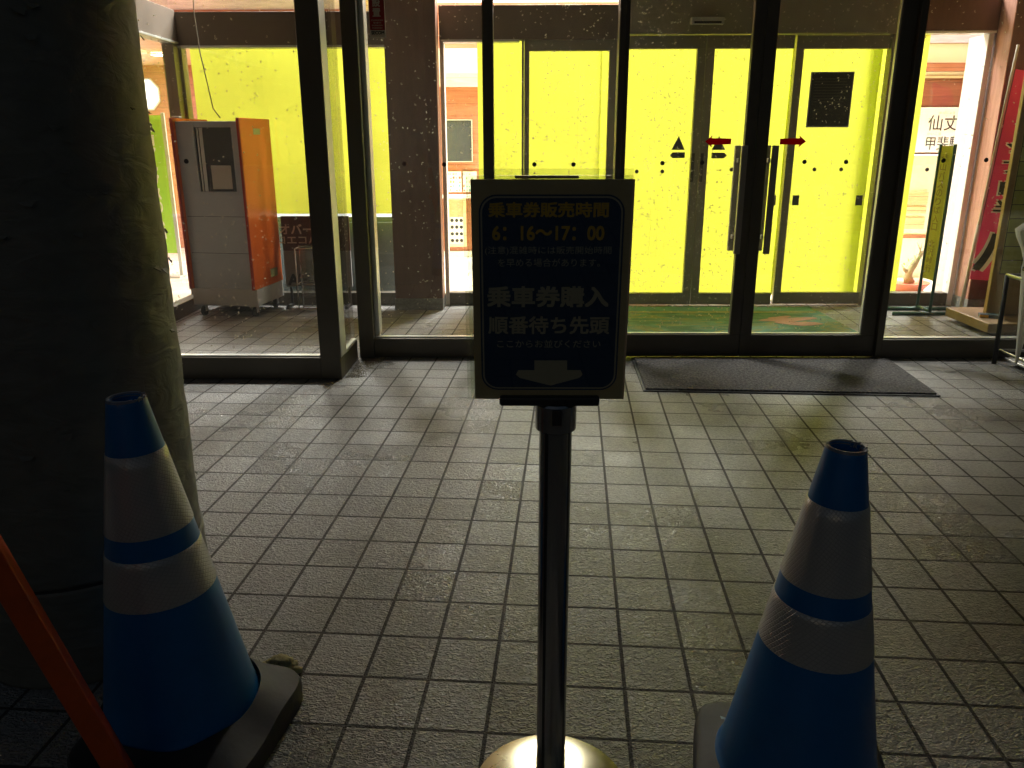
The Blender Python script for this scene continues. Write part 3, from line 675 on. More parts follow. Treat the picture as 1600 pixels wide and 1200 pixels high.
# left gap
Yl = 8.55
x0, x1, z0, z1 = rect(690, 187, 739, 253, Yl)
tv = empty('wall_screen', ((x0+x1)/2, Yl, z0), label='dark switched-off screen on the red wood wall, seen through the left gap', cat='screen')
box('screen_panel', 'tv', x0+.008, x1-.008, Yl-.045, Yl-.005, z0+.008, z1-.008, parent=tv, bevel=.003)
fr = MB()
fr.box(x0, x1, Yl-.05, Yl-.003, z0, z0+.008).box(x0, x1, Yl-.05, Yl-.003, z1-.008, z1).box(x0, x0+.008, Yl-.05, Yl-.003, z0+.008, z1-.008).box(x1-.008, x1, Yl-.05, Yl-.003, z0+.008, z1-.008)
fr.build('bezel', 'silver', tv)
x0, x1, z0, z1 = rect(680, 115, 752, 136, Yl)
bb = box('wall_beam', 'wood_light', -2.4, 1.5, Yl-.06, Yl+.0, z0, z1, parent=B)
x0, x1, z0, z1 = rect(680, 76, 752, 114, Yl)
box('wall_band', 'cream_wall', -2.4, 1.5, Yl-.02, Yl+.0, z0, z1, parent=B)
tb = empty('roof_timber', (-1.8, 7.2, 2.5), label='lavender-grey timber with dark edge seen through the strip of glass above the beam, top left', cat='timber')
box('timber', 'purple', -3.3, -1.3, 7.15, 7.25, 2.13, 2.6, parent=tb, bevel=.004)
box('edge_board', 'wood_dark', -3.3, -1.3, 7.135, 7.1495, 2.22, 2.235, parent=tb); box('edge_board', 'wood_light', -1.3, -1.16, 7.12, 7.26, 2.0, 2.6, parent=tb, bevel=.003)
# brochure rack with small coloured leaflets
def leaflet(x0, x1, z0, z1, Y, label, seed):
    t = empty('poster', ((x0+x1)/2, Y, z0), label=label, cat='poster')
    box('paper', 'paper_white', x0, x1, Y-.004, Y, z0, z1, parent=t)
    rnd = random.Random(seed)
    mats = [mat('print_red', (.6, .12, .06), .6), mat('print_green', (.15, .4, .1), .6), mat('print_teal', (.1, .35, .4), .6), mat('print_ochre', (.6, .45, .1), .6)]
    bms = [MB() for _ in mats]
    n = 5
    for i in range(n):
        for j in range(n):
            if rnd.random() < .75:
                w = (x1-x0)/n; h = (z1-z0)/n; a = x0+i*w+w*.15; c = z0+j*h+h*.2
                bms[rnd.randrange(len(mats))].box(a, a+w*rnd.uniform(.3, .7), Y-.0055, Y-.0045, c, c+h*rnd.uniform(.2, .6))
    for bm_, m_ in zip(bms, mats):
        if len(bm_.bm.verts): bm_.build('printing', m_, t)['kind'] = 'stuff'
        else: bm_.bm.free()
x0, x1, z0, z1 = rect(697, 268, 721, 300, Yl-.02); leaflet(x0, x1, z0, z1, Yl-.006, 'left one of two small colourful posters under the dark lobby screen', 3)
x0, x1, z0, z1 = rect(723, 268, 745, 300, Yl-.02); leaflet(x0, x1, z0, z1, Yl-.006, 'right one of two small colourful posters under the dark lobby screen', 4)
x0, x1, z0, z1 = rect(697, 308, 729, 386, Yl-.06)
nb = empty('badge_board', ((x0+x1)/2, Yl, z0), label='wood-framed board with white sheet of round badges low on the lobby wall', cat='notice board')
f_ = MB(); w = .03
f_.box(x0, x1, Yl-.05, Yl-.004, z0, z0+w).box(x0, x1, Yl-.05, Yl-.004, z1-w, z1).box(x0, x0+w, Yl-.05, Yl-.004, z0+w, z1-w).box(x1-w, x1, Yl-.05, Yl-.004, z0+w, z1-w)
f_.build('frame', 'wood_light', nb)
box('backing', 'wood_base', x0+w, x1-w, Yl-.02, Yl-.004, z0+w, z1-w, parent=nb)
box('badge_sheet', 'paper_white', x0+w, x1-w, Yl-.026, Yl-.0205, z0+w, z0+(z1-z0)*.6, parent=nb)
bd = MB(); rnd = random.Random(5)
for i in range(3):
    for j in range(4):
        cx_ = x0+w+(x1-x0-2*w)*(i+.5)/3; cz_ = z0+w+((z1-z0)*.6-w)*(j+.5)/4
        bd.prism([(cx_+.018*math.cos(k*.5236), cz_+.018*math.sin(k*.5236)) for k in range(12)], .003, Matrix.Translation((0, Yl-.0295, 0)))
bd.build('badges', 'ink', nb)
box('shelf_ledge', 'white_wall', -1.4, .2, Yl-.08, Yl, gy(710, 306, Yl).z-.02, gy(710, 304, Yl).z, parent=B)
box('lower_wall', 'white_wall', -2.5, 1.5, Yl-.025, Yl-.0, .012, gy(720, 392, Yl).z, parent=B)

# right gap
Yr = 7.55
def band(name, m, py0, py1, d=.02):
    z1, z0 = gy(1470, py0, Yr-d).z, gy(1470, py1, Yr-d).z
    return box(name, m, 3.0, 6.6, Yr-d, Yr, z0, z1, parent=B)
band('wall_band', 'purple', 45, 67); band('wall_band', 'cream_wall', 68, 98, .015); band('wall_beam', 'wood_red', 99, 111, .05); band('wall_band', 'white_wall', 112, 117, .02)
band('wall_band', 'wood_light', 118, 122, .03); band('wall_panel', 'wood_dark', 126, 165, .02)
x0, x1, z0, z1 = rect(1405, 168, 1502, 238, Yr-.03)
wb = empty('handwritten_board', ((x0+x1)/2, Yr, z0), label='white board with brush-written black characters, seen through the right gap', cat='board')
box('board_panel', 'paper_white', x0, x1, Yr-.045, Yr-.022, z0, z1, parent=wb, bevel=.002)
ay = Yr-.0455
a = rect(1452, 180, 1496, 204, ay); text('仙丈', 'ink', wb, a[0], a[1], a[2], a[3], ay, bold=.005)
a = rect(1448, 213, 1499, 234, ay); text('甲斐駒', 'ink', wb, a[0], a[1], a[2], a[3], ay, bold=.005)
a = rect(1468, 174, 1492, 178, ay); text('せんじょう', 'grey_print', wb, a[0], a[1], a[2], a[3], ay)
a = rect(1449, 207, 1470, 211, ay); text('かいこま', 'grey_print', wb, a[0], a[1], a[2], a[3], ay)
# shelf unit below the board
x0, x1, z0, z1 = rect(1405, 240, 1487, 372, Yr-.35)
sh = empty('lobby_counter', ((x0+x1)/2, Yr-.2, 0), label='white counter with wooden drawer fronts beside the far right yellow sheet', cat='counter')
ctop = gy(1440, 242, Yr-.35).z
box('carcass', 'white_wall', x0, x1+.3, Yr-.35, Yr-.052, .012, ctop, parent=sh, bevel=.004)
for py0, py1 in ((300, 320), (323, 334), (340, 358)):
    zz1, zz0 = gy(1430, py0, Yr-.37).z, gy(1430, py1, Yr-.37).z; xx1 = gy(1449, 320, Yr-.37).x
    box('drawer_front', 'wood_light', x0+.02, xx1, Yr-.368, Yr-.3505, zz0, zz1, parent=sh, bevel=.003)
box('plinth_band', 'wood_red', x0, x1+.25, Yr-.362, Yr-.3505, gy(1430, 372, Yr-.36).z, gy(1430, 367, Yr-.36).z, parent=sh)
# bonsai in a clay pot, on a low stand just inside the glass
bq = gy(1418, 440, 6.45)
bo = empty('bonsai', (bq.x, 6.45, .012), label='small bonsai tree with a crooked bare trunk in a reddish pot by the right gap', cat='bonsai')
pt = gy(1418, 457, 6.45); ph = bq.z
MB().lathe([(.0, .012), (.12, .012), (.13, max(.04, ph-.05)), (.165, ph-.01), (.17, ph), (.155, ph), (.15, ph-.012), (.0, ph-.012)], (bq.x, 6.45, 0), 28).build('pot', 'pot', bo, smooth=True)
kk = (bq.z-.0)
def bp_(px, py): q = gy(px, py, 6.45); return (q.x, 6.45, q.z)
t = MB(); t.tube([bp_(1421, 442), bp_(1418, 432), bp_(1421, 424), bp_(1427, 414), bp_(1434, 404), bp_(1440, 396), bp_(1444, 388)], [.042, .034, .028, .03, .02, .014, .006], 10)
t.tube([bp_(1420, 426), bp_(1413, 421), bp_(1411, 416)], [.022, .014, .006], 8)
t.tube([bp_(1434, 404), bp_(1437, 396), bp_(1441, 378)], [.014, .008, .003], 7)
t.tube([bp_(1428, 412), bp_(1431, 404), bp_(1428, 398)], [.012, .007, .003], 7)
t.tube([bp_(1440, 396), bp_(1436, 386), bp_(1433, 378)], [.008, .004, .002], 6)
t.build('trunk', 'bark', bo, smooth=True)
lv = MB(); rnd = random.Random(2)
for px, py in ((1412, 414), (1424, 405), (1431, 400), (1436, 401), (1433, 403), (1420, 410)):
    for k in range(5):
        c = Vector(bp_(px+rnd.uniform(-5, 5), py+rnd.uniform(-3, 3))); c.y += rnd.uniform(-.04, .04)
        a = Vector((rnd.uniform(-1, 1), rnd.uniform(-1, 1), rnd.uniform(-.4, .4))).normalized()*.02; b = a.cross(Vector((0, 0, 1))).normalized()*.008
        lv.bm.faces.new([lv.bm.verts.new(p) for p in (c-a, c-b, c+a, c+b)])
lv.build('foliage', 'leaf', bo)

# left of the lobby, behind the side glass
Yw = 9.28
a = rect(238, 180, 282, 392, 7.2)
gb = empty('lime_banner', ((a[0]+a[1])/2, 7.2, 0), label='tall lime green upright banner with white characters behind the side glass at far left', cat='banner')
box('banner_panel', 'green', a[0]-.25, a[1]-.03, 7.2, 7.215, a[2]-.02, a[3], parent=gb)
text('⇧南アルプスの入口', 'paper_white', gb, a[0]-.16+.09, a[1]-.11, a[2]+.1, a[3]-.03, 7.1995, bold=.03, vertical=True)
box('banner_post', 'silver', a[1]-.03, a[1], 7.198, 7.217, .012, a[3]+.02, parent=gb, bevel=.002)
box('banner_foot', 'silver', a[0]-.2, a[1], 7.12, 7.30, .012, .03, parent=gb, bevel=.002)
a = rect(226, 128, 246, 160, 8.9)
wc = empty('white_octagon_sign', ((a[0]+a[1])/2, 9.27, a[2]), label='glowing white eight-sided sign plate high on the wood wall at far left', cat='sign')
cx_, cz_, rr_ = (a[0]+a[1])/2-.22, (a[2]+a[3])/2, .14
MB().prism([(cx_+rr_*math.cos(R(22.5+45*k)), cz_+rr_*1.15*math.sin(R(22.5+45*k))) for k in range(8)], .03, Matrix.Translation((0, 9.25, 0))).build('plate', emit('lit_sign', (1, 1, .97), 1.6), wc, bevel=.004)
MB().prism([(cx_+(rr_+.018)*math.cos(R(22.5+45*k)), cz_+(rr_+.018)*1.15*math.sin(R(22.5+45*k))) for k in range(8)], .02, Matrix.Translation((0, 9.272, 0))).build('rim', 'grey_print', wc)

# ------------------------------------------------------------------ ticket kiosk on casters
K = empty('ticket_machine', (-2.075, 5.735, 0), R(-8), label='grey and orange self-service machine on casters with a dark screen, inside the left bay', cat='ticket machine')
kw, kd, kh = .245, .215, 1.345
def kb(name, m, *a_, **k): return box(name, m, *a_, parent=K, local=True, **k)
kb('body', 'kiosk_grey', -kw+.0195, kw-.0195, -kd+.035, kd, .085, kh-.02, bevel=.004)
kb('base_plinth', 'kiosk_white', -kw, kw, -kd+.002, kd-.002, .082, .20, bevel=.004)
kb('front_panel', 'kiosk_grey', -kw+.0195, kw-.0195, -kd+.004, -kd+.0345, .2005, .86, bevel=.003)
for s_ in (-1, 1):
    xa, xb = (-kw, -kw+.019) if s_ < 0 else (kw-.019, kw)
    kb('side_panel', 'kiosk_orange', xa, xb, -kd-.022, kd, .2005, kh, bevel=.004)
    kb('side_edge', 'kiosk_red', xa, xb, -kd-.034, -kd-.0222, .2005, kh, bevel=.003)
# recessed slanting screen
SL, SR, SB, ST_ = -kw+.148, kw-.078, .868, 1.285
kb('screen_frame', 'kiosk_grey', -kw+.0195, SL, -kd+.002, -kd+.0345, .8605, kh-.022, bevel=.002)
kb('screen_frame', 'kiosk_grey', SR, kw-.0195, -kd+.002, -kd+.0345, .8605, kh-.022, bevel=.002)
kb('screen_frame', 'kiosk_grey', SL+.0005, SR-.0005, -kd+.002, -kd+.0345, ST_, kh-.022, bevel=.002)
kb('screen_frame', 'kiosk_grey', SL+.0005, SR-.0005, -kd+.002, -kd+.0345, .8605, SB, bevel=.002)
kb('screen', 'screen', SL+.0005, SR-.0005, -kd+.014, -kd+.0345, SB+.0005, ST_-.0005)
kb('card_slot', 'grey_print', SL+.09, SR-.03, -kd+.011, -kd+.0138, .885, 1.04, bevel=.001)
kb('guide_strip', 'silver', SL+.03, SL+.055, -kd+.011, -kd+.0138, SB+.002, ST_-.002, bevel=.001)
kb('guide_strip', 'silver', SL+.012, SL+.024, -kd+.011, -kd+.0138, SB+.002, ST_-.002, bevel=.001)
for zz in (.45, .70): kb('panel_seam', 'black', -kw+.03, kw-.03, -kd+.0025, -kd+.0038, zz, zz+.0025)
kb('key_lock', 'silver', kw-.06, kw-.045, -kd-.001, -kd+.0035, .64, .655, bevel=.002)
kb('label_plate', 'label', kw, kw+.0012, -.05, .05, 1.24, 1.28)
kb('label_plate', 'label', kw, kw+.0012, .02, .13, .25, .31)
kb('lamp_cap', 'white_wall', -kw+.002, -kw+.06, -kd-.01, -kd+.03, kh+.0005, kh+.012, bevel=.004)
for sx in (-1, 1):
    for sy in (-1, 1):
        cx_, cy_ = sx*(kw-.05), sy*(kd-.05)
        w_ = MB(); w_.tube([(cx_-.014, cy_, .032), (cx_+.014, cy_, .032)], .032, 18)
        co = w_.build('caster', 'black_rubber', K, local=True, bevel=.003)
        f_ = MB(); f_.box(cx_-.02, cx_-.016, cy_-.014, cy_+.014, .03, .078).box(cx_+.016, cx_+.02, cy_-.014, cy_+.014, .03, .078).box(cx_-.03, cx_+.03, cy_-.03, cy_+.03, .074, .0815)
        f_.build('caster_fork', 'silver', co, local=True)
pts = [gy(300, -40, 5.6), gy(303, 20, 5.62), gy(312, 80, 5.65), gy(325, 135, 5.68)]; e_ = Vector((-2.08, 5.72, 1.35))
tag(MB().tube(pts+[gy(333, 170, 5.71), e_], .004, 8).build('cable', 'cable', smooth=True), 'thin pale cable hanging from above down to the top of the machine', 'cable')

# upright signboard and boxed cabinet behind the machine
a = rect(432, 338, 520, 395, 5.93)
sb = empty('standing_banner', (-1.5, 5.93, 0), label='brown and grey standing board with katakana and letters AM, half hidden by the machine', cat='signboard')
X0, X1 = -1.78, -1.28
z1_ = gy(470, 338, 5.9).z; zm = gy(470, 392, 5.9).z; zb_ = gy(470, 448, 5.9).z
box('brown_panel', 'brown_banner', X0, X1, 5.905, 5.925, zm, z1_, parent=sb, bevel=.002)
box('grey_panel', 'grey_banner', X0, X1, 5.905, 5.925, zb_, zm-.0005, parent=sb, bevel=.002)
for x_ in (X0+.03, X1-.03): box('foot', 'black', x_-.012, x_+.012, 5.80, 5.95, 0, .02, parent=sb); box('upright', 'black', x_-.008, x_+.008, 5.9255, 5.942, .0205, z1_-.05, parent=sb)
a = rect(436, 350, 489, 366, 5.904); text('オバー', 'white_print', sb, a[0], a[1], a[2], a[3], 5.9045, bold=.02)
a = rect(432, 368, 498, 381, 5.904); text('ロエコパ', 'white_print', sb, a[0], a[1], a[2], a[3], 5.9045, bold=.02)
a = rect(449, 428, 486, 446, 5.904); text('AM', 'ink', sb, a[0], a[1], a[2], a[3], 5.9045, bold=.03)
# clear film bag on a little wire frame
wf = empty('wire_frame_stand', (-1.47, 5.7, 0), label='pale wire stand with a loose clear film bag in front of the AM board', cat='stand')
p_ = lambda px, py, Y=5.75: tuple(gy(px, py, Y))
zt_ = gy(470, 388, 5.75).z
fx0, fx1 = gy(467, 450, 5.75).x, gy(467, 450, 5.75).x+.26
t = MB()
for x_ in (fx0, fx1):
    for y_ in (5.72, 5.84): t.tube([(x_, y_, 0.004), (x_, y_, zt_)], .005, 8)
for z_ in (.012, .2, zt_):
    t.tube([(fx0, 5.72, z_), (fx1, 5.72, z_), (fx1, 5.84, z_), (fx0, 5.84, z_), (fx0, 5.72, z_)], .004, 8)
t.build('wire_frame', 'silver', wf, smooth=True)
bg_ = MB(); nn = 10; G = []
for j in range(12):
    row = []
    for i in range(24):
        an = 2*math.pi*i/24; cx_, cy_ = (fx0+fx1)/2, 5.78; rx, ry = .115, .045
        ww = 1+.10*noise.noise(Vector((math.cos(an)*2, math.sin(an)*2, j*.6)))*2
        row.append(bg_.bm.verts.new((cx_+rx*ww*math.cos(an), cy_+ry*ww*math.sin(an), .10+(zt_-.08)*j/11+.02*noise.noise(Vector((i*.7, j*.9, 3))))))
    G.append(row)
for j in range(11):
    for i in range(24): bg_.bm.faces.new((G[j][i], G[j][(i+1)%24], G[j+1][(i+1)%24], G[j+1][i]))
bg_.build('film_bag', 'bag', wf, smooth=True)
# low blue-grey cabinet behind the glass
cb = empty('low_cabinet', (-1.5, 6.35, 0), label='low blue-grey cabinet under the edge of the leftmost yellow sheet', cat='cabinet')
box('carcass', 'cabinet', -2.2, -.97, 6.2, 6.5, .012, .64, parent=cb, bevel=.003)
for x_ in (-2.19, -1.78, -1.37): box('cabinet_door', 'cabinet', x_+.004, x_+.398, 6.185, 6.1995, .03, .60, parent=cb, bevel=.003)
box('cabinet_ledge', 'silver', -2.2, -.97, 6.182, 6.1995, .33, .345, parent=cb) if False else None

# ------------------------------------------------------------------ notice on the inner glass
x0, x1, z0, z1 = rect(1268, 112, 1326, 199, BY-.012)
no = empty('black_notice', ((x0+x1)/2, BY-.015, z0), label='black notice sheet with a pale rim on the right-hand inner door glass', cat='notice')
box('sheet', 'paper_white', x0, x1, BY-.0075, BY-.0052, z0, z1, parent=no)
box('print_area', 'ink', x0+.008, x1-.006, BY-.0095, BY-.0077, z0+.008, z1-.006, parent=no)
ln = MB(); rnd = random.Random(9)
for k in range(9):
    zz = z1-.05-k*.019; ln.box(x0+.03, x1-.03-rnd.uniform(0, .05), BY-.0102, BY-.0096, zz, zz+.006)
ln.build('small_print', mat('dim_print', (.06, .055, .045), .6), no)
ln = MB()
for k in range(46):
    a_, b_ = rnd.uniform(x0+.02, x1-.04), rnd.uniform(z0+.02, z0+(z1-z0)*.5); ln.box(a_, a_+rnd.uniform(.008, .025), BY-.0102, BY-.0096, b_, b_+rnd.uniform(.004, .014))
ln.build('small_print', mat('dim_print_low', (.04, .037, .03), .6), no)

# red security sticker at the top of the left fixed pane
x0, x1, z0, z1 = rect(573, -60, 602, 57, yy)
ss = empty('security_sticker', ((x0+x1)/2, yy, z0), label='tall dark red warning sticker with white characters at the top of the glass', cat='sticker')
box('backing', 'white_print', x0-.003, x1+.003, yy-.0008, yy, z0-.003, z1, parent=ss)
zs = gy(590, 47, yy).z
box('red_panel', 'dark_red', x0, x1, yy-.0014, yy-.0009, zs, z1-.002, parent=ss)
xm = (x0+x1)/2; ch = gy(590, 12, yy).z-gy(590, 27, yy).z
text('防犯カメラ設置', 'white_print', ss, xm-ch*.48, xm+ch*.42, gy(590, 27, yy).z, gy(590, 27, yy).z+ch*7.2, yy-.0015, bold=.03, vertical=True)
for py in (31, 35, 39, 43):
    zz = gy(590, py+.8, yy).z; wv = {31: .013, 35: .03, 39: .018, 43: .02}[py]
    text('防犯録画実施中' if py != 35 else '警備中', 'white_print', ss, x0+wv*.6, x1-wv*.6, zz-.004, zz+.004, yy-.0015, bold=.0)
text('SECOM', 'ink', ss, x0+.006, x1-.004, gy(590, 54, yy).z, gy(590, 49, yy).z+.002, yy-.0009, bold=.04)

# ------------------------------------------------------------------ mats
def quad_slab(name, m, pts, th, z0=0.0, bevel=.003):
    mb = MB(); lo = [mb.bm.verts.new((x, y, z0)) for x, y in pts]; hi = [mb.bm.verts.new((x, y, z0+th)) for x, y in pts]; n = len(pts)
    mb.bm.faces.new(lo[::-1]); mb.bm.faces.new(hi)
    for i in range(n): mb.bm.faces.new((lo[i], lo[(i+1)%n], hi[(i+1)%n], hi[i]))
    return mb
cx_, cy_ = 1.335, 4.07
mt_ = empty('door_mat', (cx_, cy_, 0), label='dark grey carpet doormat on the tiles outside the sliding doors', cat='doormat')
quad_slab('', '', [(.599, 3.774), (2.031, 3.703), (2.078, 4.40), (.622, 4.405)], .006).build('rubber_backing', 'black_rubber', mt_)
quad_slab('', '', [(.612, 3.788), (2.018, 3.718), (2.062, 4.392), (.636, 4.395)], .008, .0062).build('pile', 'mat_grey', mt_, bevel=.002)
gm = empty('scenic_mat', (1.4, 5.4, 0), label='green picture mat on the vestibule floor behind the sliding doors', cat='floor mat')
quad_slab('', '', [(.20, 5.04), (2.175, 5.057), (2.15, 5.90), (.20, 5.92)], .005).build('mat_sheet', 'scenic', gm, bevel=.002)
quad_slab('', '', [(.30, 5.66), (2.12, 5.665), (2.12, 5.70), (.30, 5.695)], .0012, .0053).build('pale_band', mat('band_ochre', (.38, .36, .16), .8), gm)
quad_slab('', '', [(.30, 5.72), (2.12, 5.725), (2.12, 5.86), (.30, 5.86)], .0012, .0053).build('teal_band', mat('band_teal', (.12, .32, .27), .8), gm)
sw_ = MB()
for (px, py, w, h, a) in ((1232, 499, .22, .05, .2), (1248, 505, .16, .06, -.15), (1218, 496, .1, .03, .4)):
    q = gz(px, py, .006); pts = [(q.x+w*math.cos(t)*math.cos(a)-h*math.sin(t)*math.sin(a)*1, q.y+w*math.cos(t)*math.sin(a)+h*math.sin(t)*(1+.3*math.sin(3*t))) for t in [k*math.pi/8 for k in range(16)]]
    lo = [sw_.bm.verts.new((x, y, .0054)) for x, y in pts]; hi = [sw_.bm.verts.new((x, y, .0066+.0003*w)) for x, y in pts]
    sw_.bm.faces.new(lo[::-1]); sw_.bm.faces.new(hi)
    for i in range(16): sw_.bm.faces.new((lo[i], lo[(i+1)%16], hi[(i+1)%16], hi[i]))
sw_.build('pink_motif', mat('motif_pink', (.5, .25, .2), .8), gm)

# ------------------------------------------------------------------ right side of the vestibule
# green stand with yellow vertical sign
gs = empty('green_stand_sign', (2.98, 5.72, 0), label='narrow yellow upright sign on a green tube stand in front of the right pillar', cat='sign stand')
Yg = 5.70
bl, br = gy(1447, 440, Yg), gy(1461, 447, Yg); tl_, tr_ = gy(1467, 231, Yg), gy(1491, 227, Yg)
Ya, Yb = 5.78, 5.60     # the sign stands turned: its right edge nearer
def q3(px, py, Y): return Vector(gy(px, py, Y))
A0, A1, B0, B1 = q3(1442, 430, Ya), q3(1468, 230, Ya), q3(1463, 434, Yb), q3(1491, 226, Yb)
A0.z = B0.z = (A0.z+B0.z)/2-.02; A1.z = B1.z = (A1.z+B1.z)/2; A1.x = A0.x = (A0.x+A1.x)/2; B1.x = B0.x = (B0.x+B1.x)/2
pn = MB(); off = Vector((B0-A0)).cross(Vector((0, 0, 1))).normalized()*.012
vs = [pn.bm.verts.new(v) for v in (A0, B0, B1, A1, A0-off, B0-off, B1-off, A1-off)]
for f in ((0,1,2,3),(7,6,5,4),(0,4,5,1),(1,5,6,2),(2,6,7,3),(3,7,4,0)): pn.bm.faces.new([vs[i] for i in f])
pn.build('sign_panel', 'yellow_panel', gs)
fm = MB()
fm.tube([(A0.x, A0.y, .02), (A0.x, A0.y, A1.z+.01), (B1.x, B1.y, B1.z+.01), (B0.x, B0.y, .02)], .011, 10)
fm.build('frame', 'green_frame', gs, smooth=True)
ft = MB()
for P in (A0, B0): ft.tube([(P.x-.26, P.y, .014), (P.x+.24, P.y, .014)], .013, 10)
ft.tube([(A0.x, A0.y, .03), (B0.x, B0.y, .03)], .011, 10)
ft.build('feet', 'green_frame', gs, smooth=True)
dirv = (B0-A0); wdt = dirv.length; ang = math.atan2(dirv.y, dirv.x)
Mx = Matrix.Translation((A0.x, A0.y, 0)) @ Matrix.Rotation(ang, 4, 'Z')
text('登山バスのりば入口　北沢峠行', mat('faded_print', (.30, .20, .05), .7), gs, wdt*.32, wdt*.72, A0.z+.05, A1.z-.05, -.013, bold=.01, vertical=True, M=Mx)

# pink nobori flag
q = gz(1500, 487)
nf = empty('pink_flag', (q.x, q.y, 0), label='tall pink-red cloth flag with white-edged characters on a leaning pole, far right', cat='flag')
Yf = q.y-.02
P0 = Vector((q.x, q.y, .0)); P1 = Vector(gy(1591, 70, 5.45))
MB().tube([P0, P0.lerp(P1, .36)], .013, 10).build('pole', 'pole_white', nf, smooth=True)
MB().tube([P0.lerp(P1, .355), P1], .009, 10).build('pole_upper', 'pole_white', nf, smooth=True)
cl = MB(); NX, NZ = 8, 30; G = []
for j in range(NZ+1):
    tt = .14+.78*j/NZ; c = P0.lerp(P1, tt); row = []
    for i in range(NX+1):
        w = .005+.34*i/NX*(1-.35*max(0, (j/NZ-.6))/.4)
        fold = .03*math.sin(i*1.1+j*.22)+.015*math.sin(j*.5)
        row.append(cl.bm.verts.new((c.x+w*.93, c.y-.02-w*.45+fold*(i/NX), c.z-.05*(i/NX)*(j/NZ))))
    G.append(row)
for j in range(NZ):
    for i in range(NX): cl.bm.faces.new((G[j][i], G[j][i+1], G[j+1][i+1], G[j+1][i]))
fl = cl.build('cloth', 'pink', nf, smooth=True)
def onflag(tt, w): c = P0.lerp(P1, tt); return c.x+w*.93, c.y-.02-w*.45, c.z
def flagtext(ch, px0, px1, py0, py1, Y):
    a = rect(px0, py0, px1, py1, Y); ang = -R(25); cx_ = a[0]
    Mx = Matrix.Translation((a[0], Y, 0)) @ Matrix.Rotation(ang, 4, 'Z') @ Matrix.Translation((-a[0], -Y, 0))
    text(ch, 'paper_white', nf, a[0]-.0, a[1]+.0, a[2], a[3], Y, bold=.075, M=Mx, thick=.001)
    text(ch, 'ink', nf, a[0]+.01, a[1]-.01, a[2]+.008, a[3]-.008, Y-.003, bold=.02, M=Mx, thick=.001)
for ch, b_ in (('ソ', (1571, 1604, 222, 240)), ('フ', (1566, 1598, 250, 272)), ('ト', (1560, 1592, 282, 306)), ('半', (1552, 1588, 310, 340)), ('パ', (1528, 1592, 350, 424))):
    flagtext(ch, b_[0], b_[1], b_[2], b_[3], 5.40)
MB().tube([P0.lerp(P1, .72), P0.lerp(P1, .72)+Vector((.05, -.03, .04))], .008, 6).build('clip', 'pole_white', nf)
MB().tube([P0.lerp(P1, .5), P0.lerp(P1, .5)+Vector((.04, -.03, 0))], .007, 6).build('clip', 'pole_white', nf)

# timetable board in an ochre wooden frame on a plank base
Yt = 5.02
ib = empty('timetable_board', (3.45, 5.2, 0), label='ochre wooden board with a yellow-green ruled timetable, at the right edge', cat='notice board')
xl = gy(1568, 300, Yt).x
xb0 = gy(1542, 500, 5.25).x-.045
box('back_board', 'wood_ochre', xb0, xb0+.78, 5.20, 5.235, .0905, 2.05, parent=ib, bevel=.003)
pz1, pz0 = gy(1594, 135, 5.19).z, gy(1558, 428, 5.19).z
px_ = gy(1563, 400, 5.19).x
px_ = xb0+.04
box('paper', 'paper_yellow', px_, px_+.6, 5.194, 5.1995, pz0, pz1, parent=ib)
gr_ = MB(); n = 13
for k in range(n+1):
    zz = pz0+(pz1-pz0)*k/n; gr_.box(px_, px_+.6, 5.1925, 5.1938, zz-.002, zz+.002)
for xx in (px_, px_+.13, px_+.3, px_+.6): gr_.box(xx-.002, xx+.002, 5.1912, 5.1924, pz0, pz1)
gr_.build('ruled_lines', 'ink', ib)
rnd = random.Random(4)
tt_ = [ '8:00', '広河原', '北沢', '6:05', '発', '着', '9:30', '行', '終点', '12:10', '便', '始発', '休']
for k in range(n):
    zz = pz0+(pz1-pz0)*(k+.25)/n; hh = (pz1-pz0)/n*.5
    if k % 3 != 1: text(tt_[k], 'arrow_grey', ib, px_+.15, px_+.15+rnd.uniform(.05, .12), zz, zz+hh, 5.1935, bold=0)
b0_, b1_ = gz(1482, 497, .05), gz(1556, 524, .0)
box('plank_base', 'wood_base', 2.93, 2.93+1.0, 4.93, 5.46, .028, .0895, parent=ib, bevel=.006)
box('base_foot', 'wood_ochre', 3.05, 3.85, 5.0, 5.03, 0, .0275, parent=ib); box('base_foot', 'wood_ochre', 3.05, 3.85, 5.36, 5.39, 0, .0275, parent=ib)
q = gz(1538, 488, .11)
pk = empty('small_box', (q.x, 5.12, .0905), R(-20), label='small dark blue and yellow carton lying on the plank base of the timetable board', cat='carton')
MB().box(-.06, .06, -.035, .035, 0, .022).build('carton_body', mat('carton_blue', (.05, .09, .13), .4), pk, local=True, bevel=.003)
MB().box(-.0605, -.01, -.0358, -.0352, .003, .019).build('carton_label', 'yellow_print', pk, local=True)

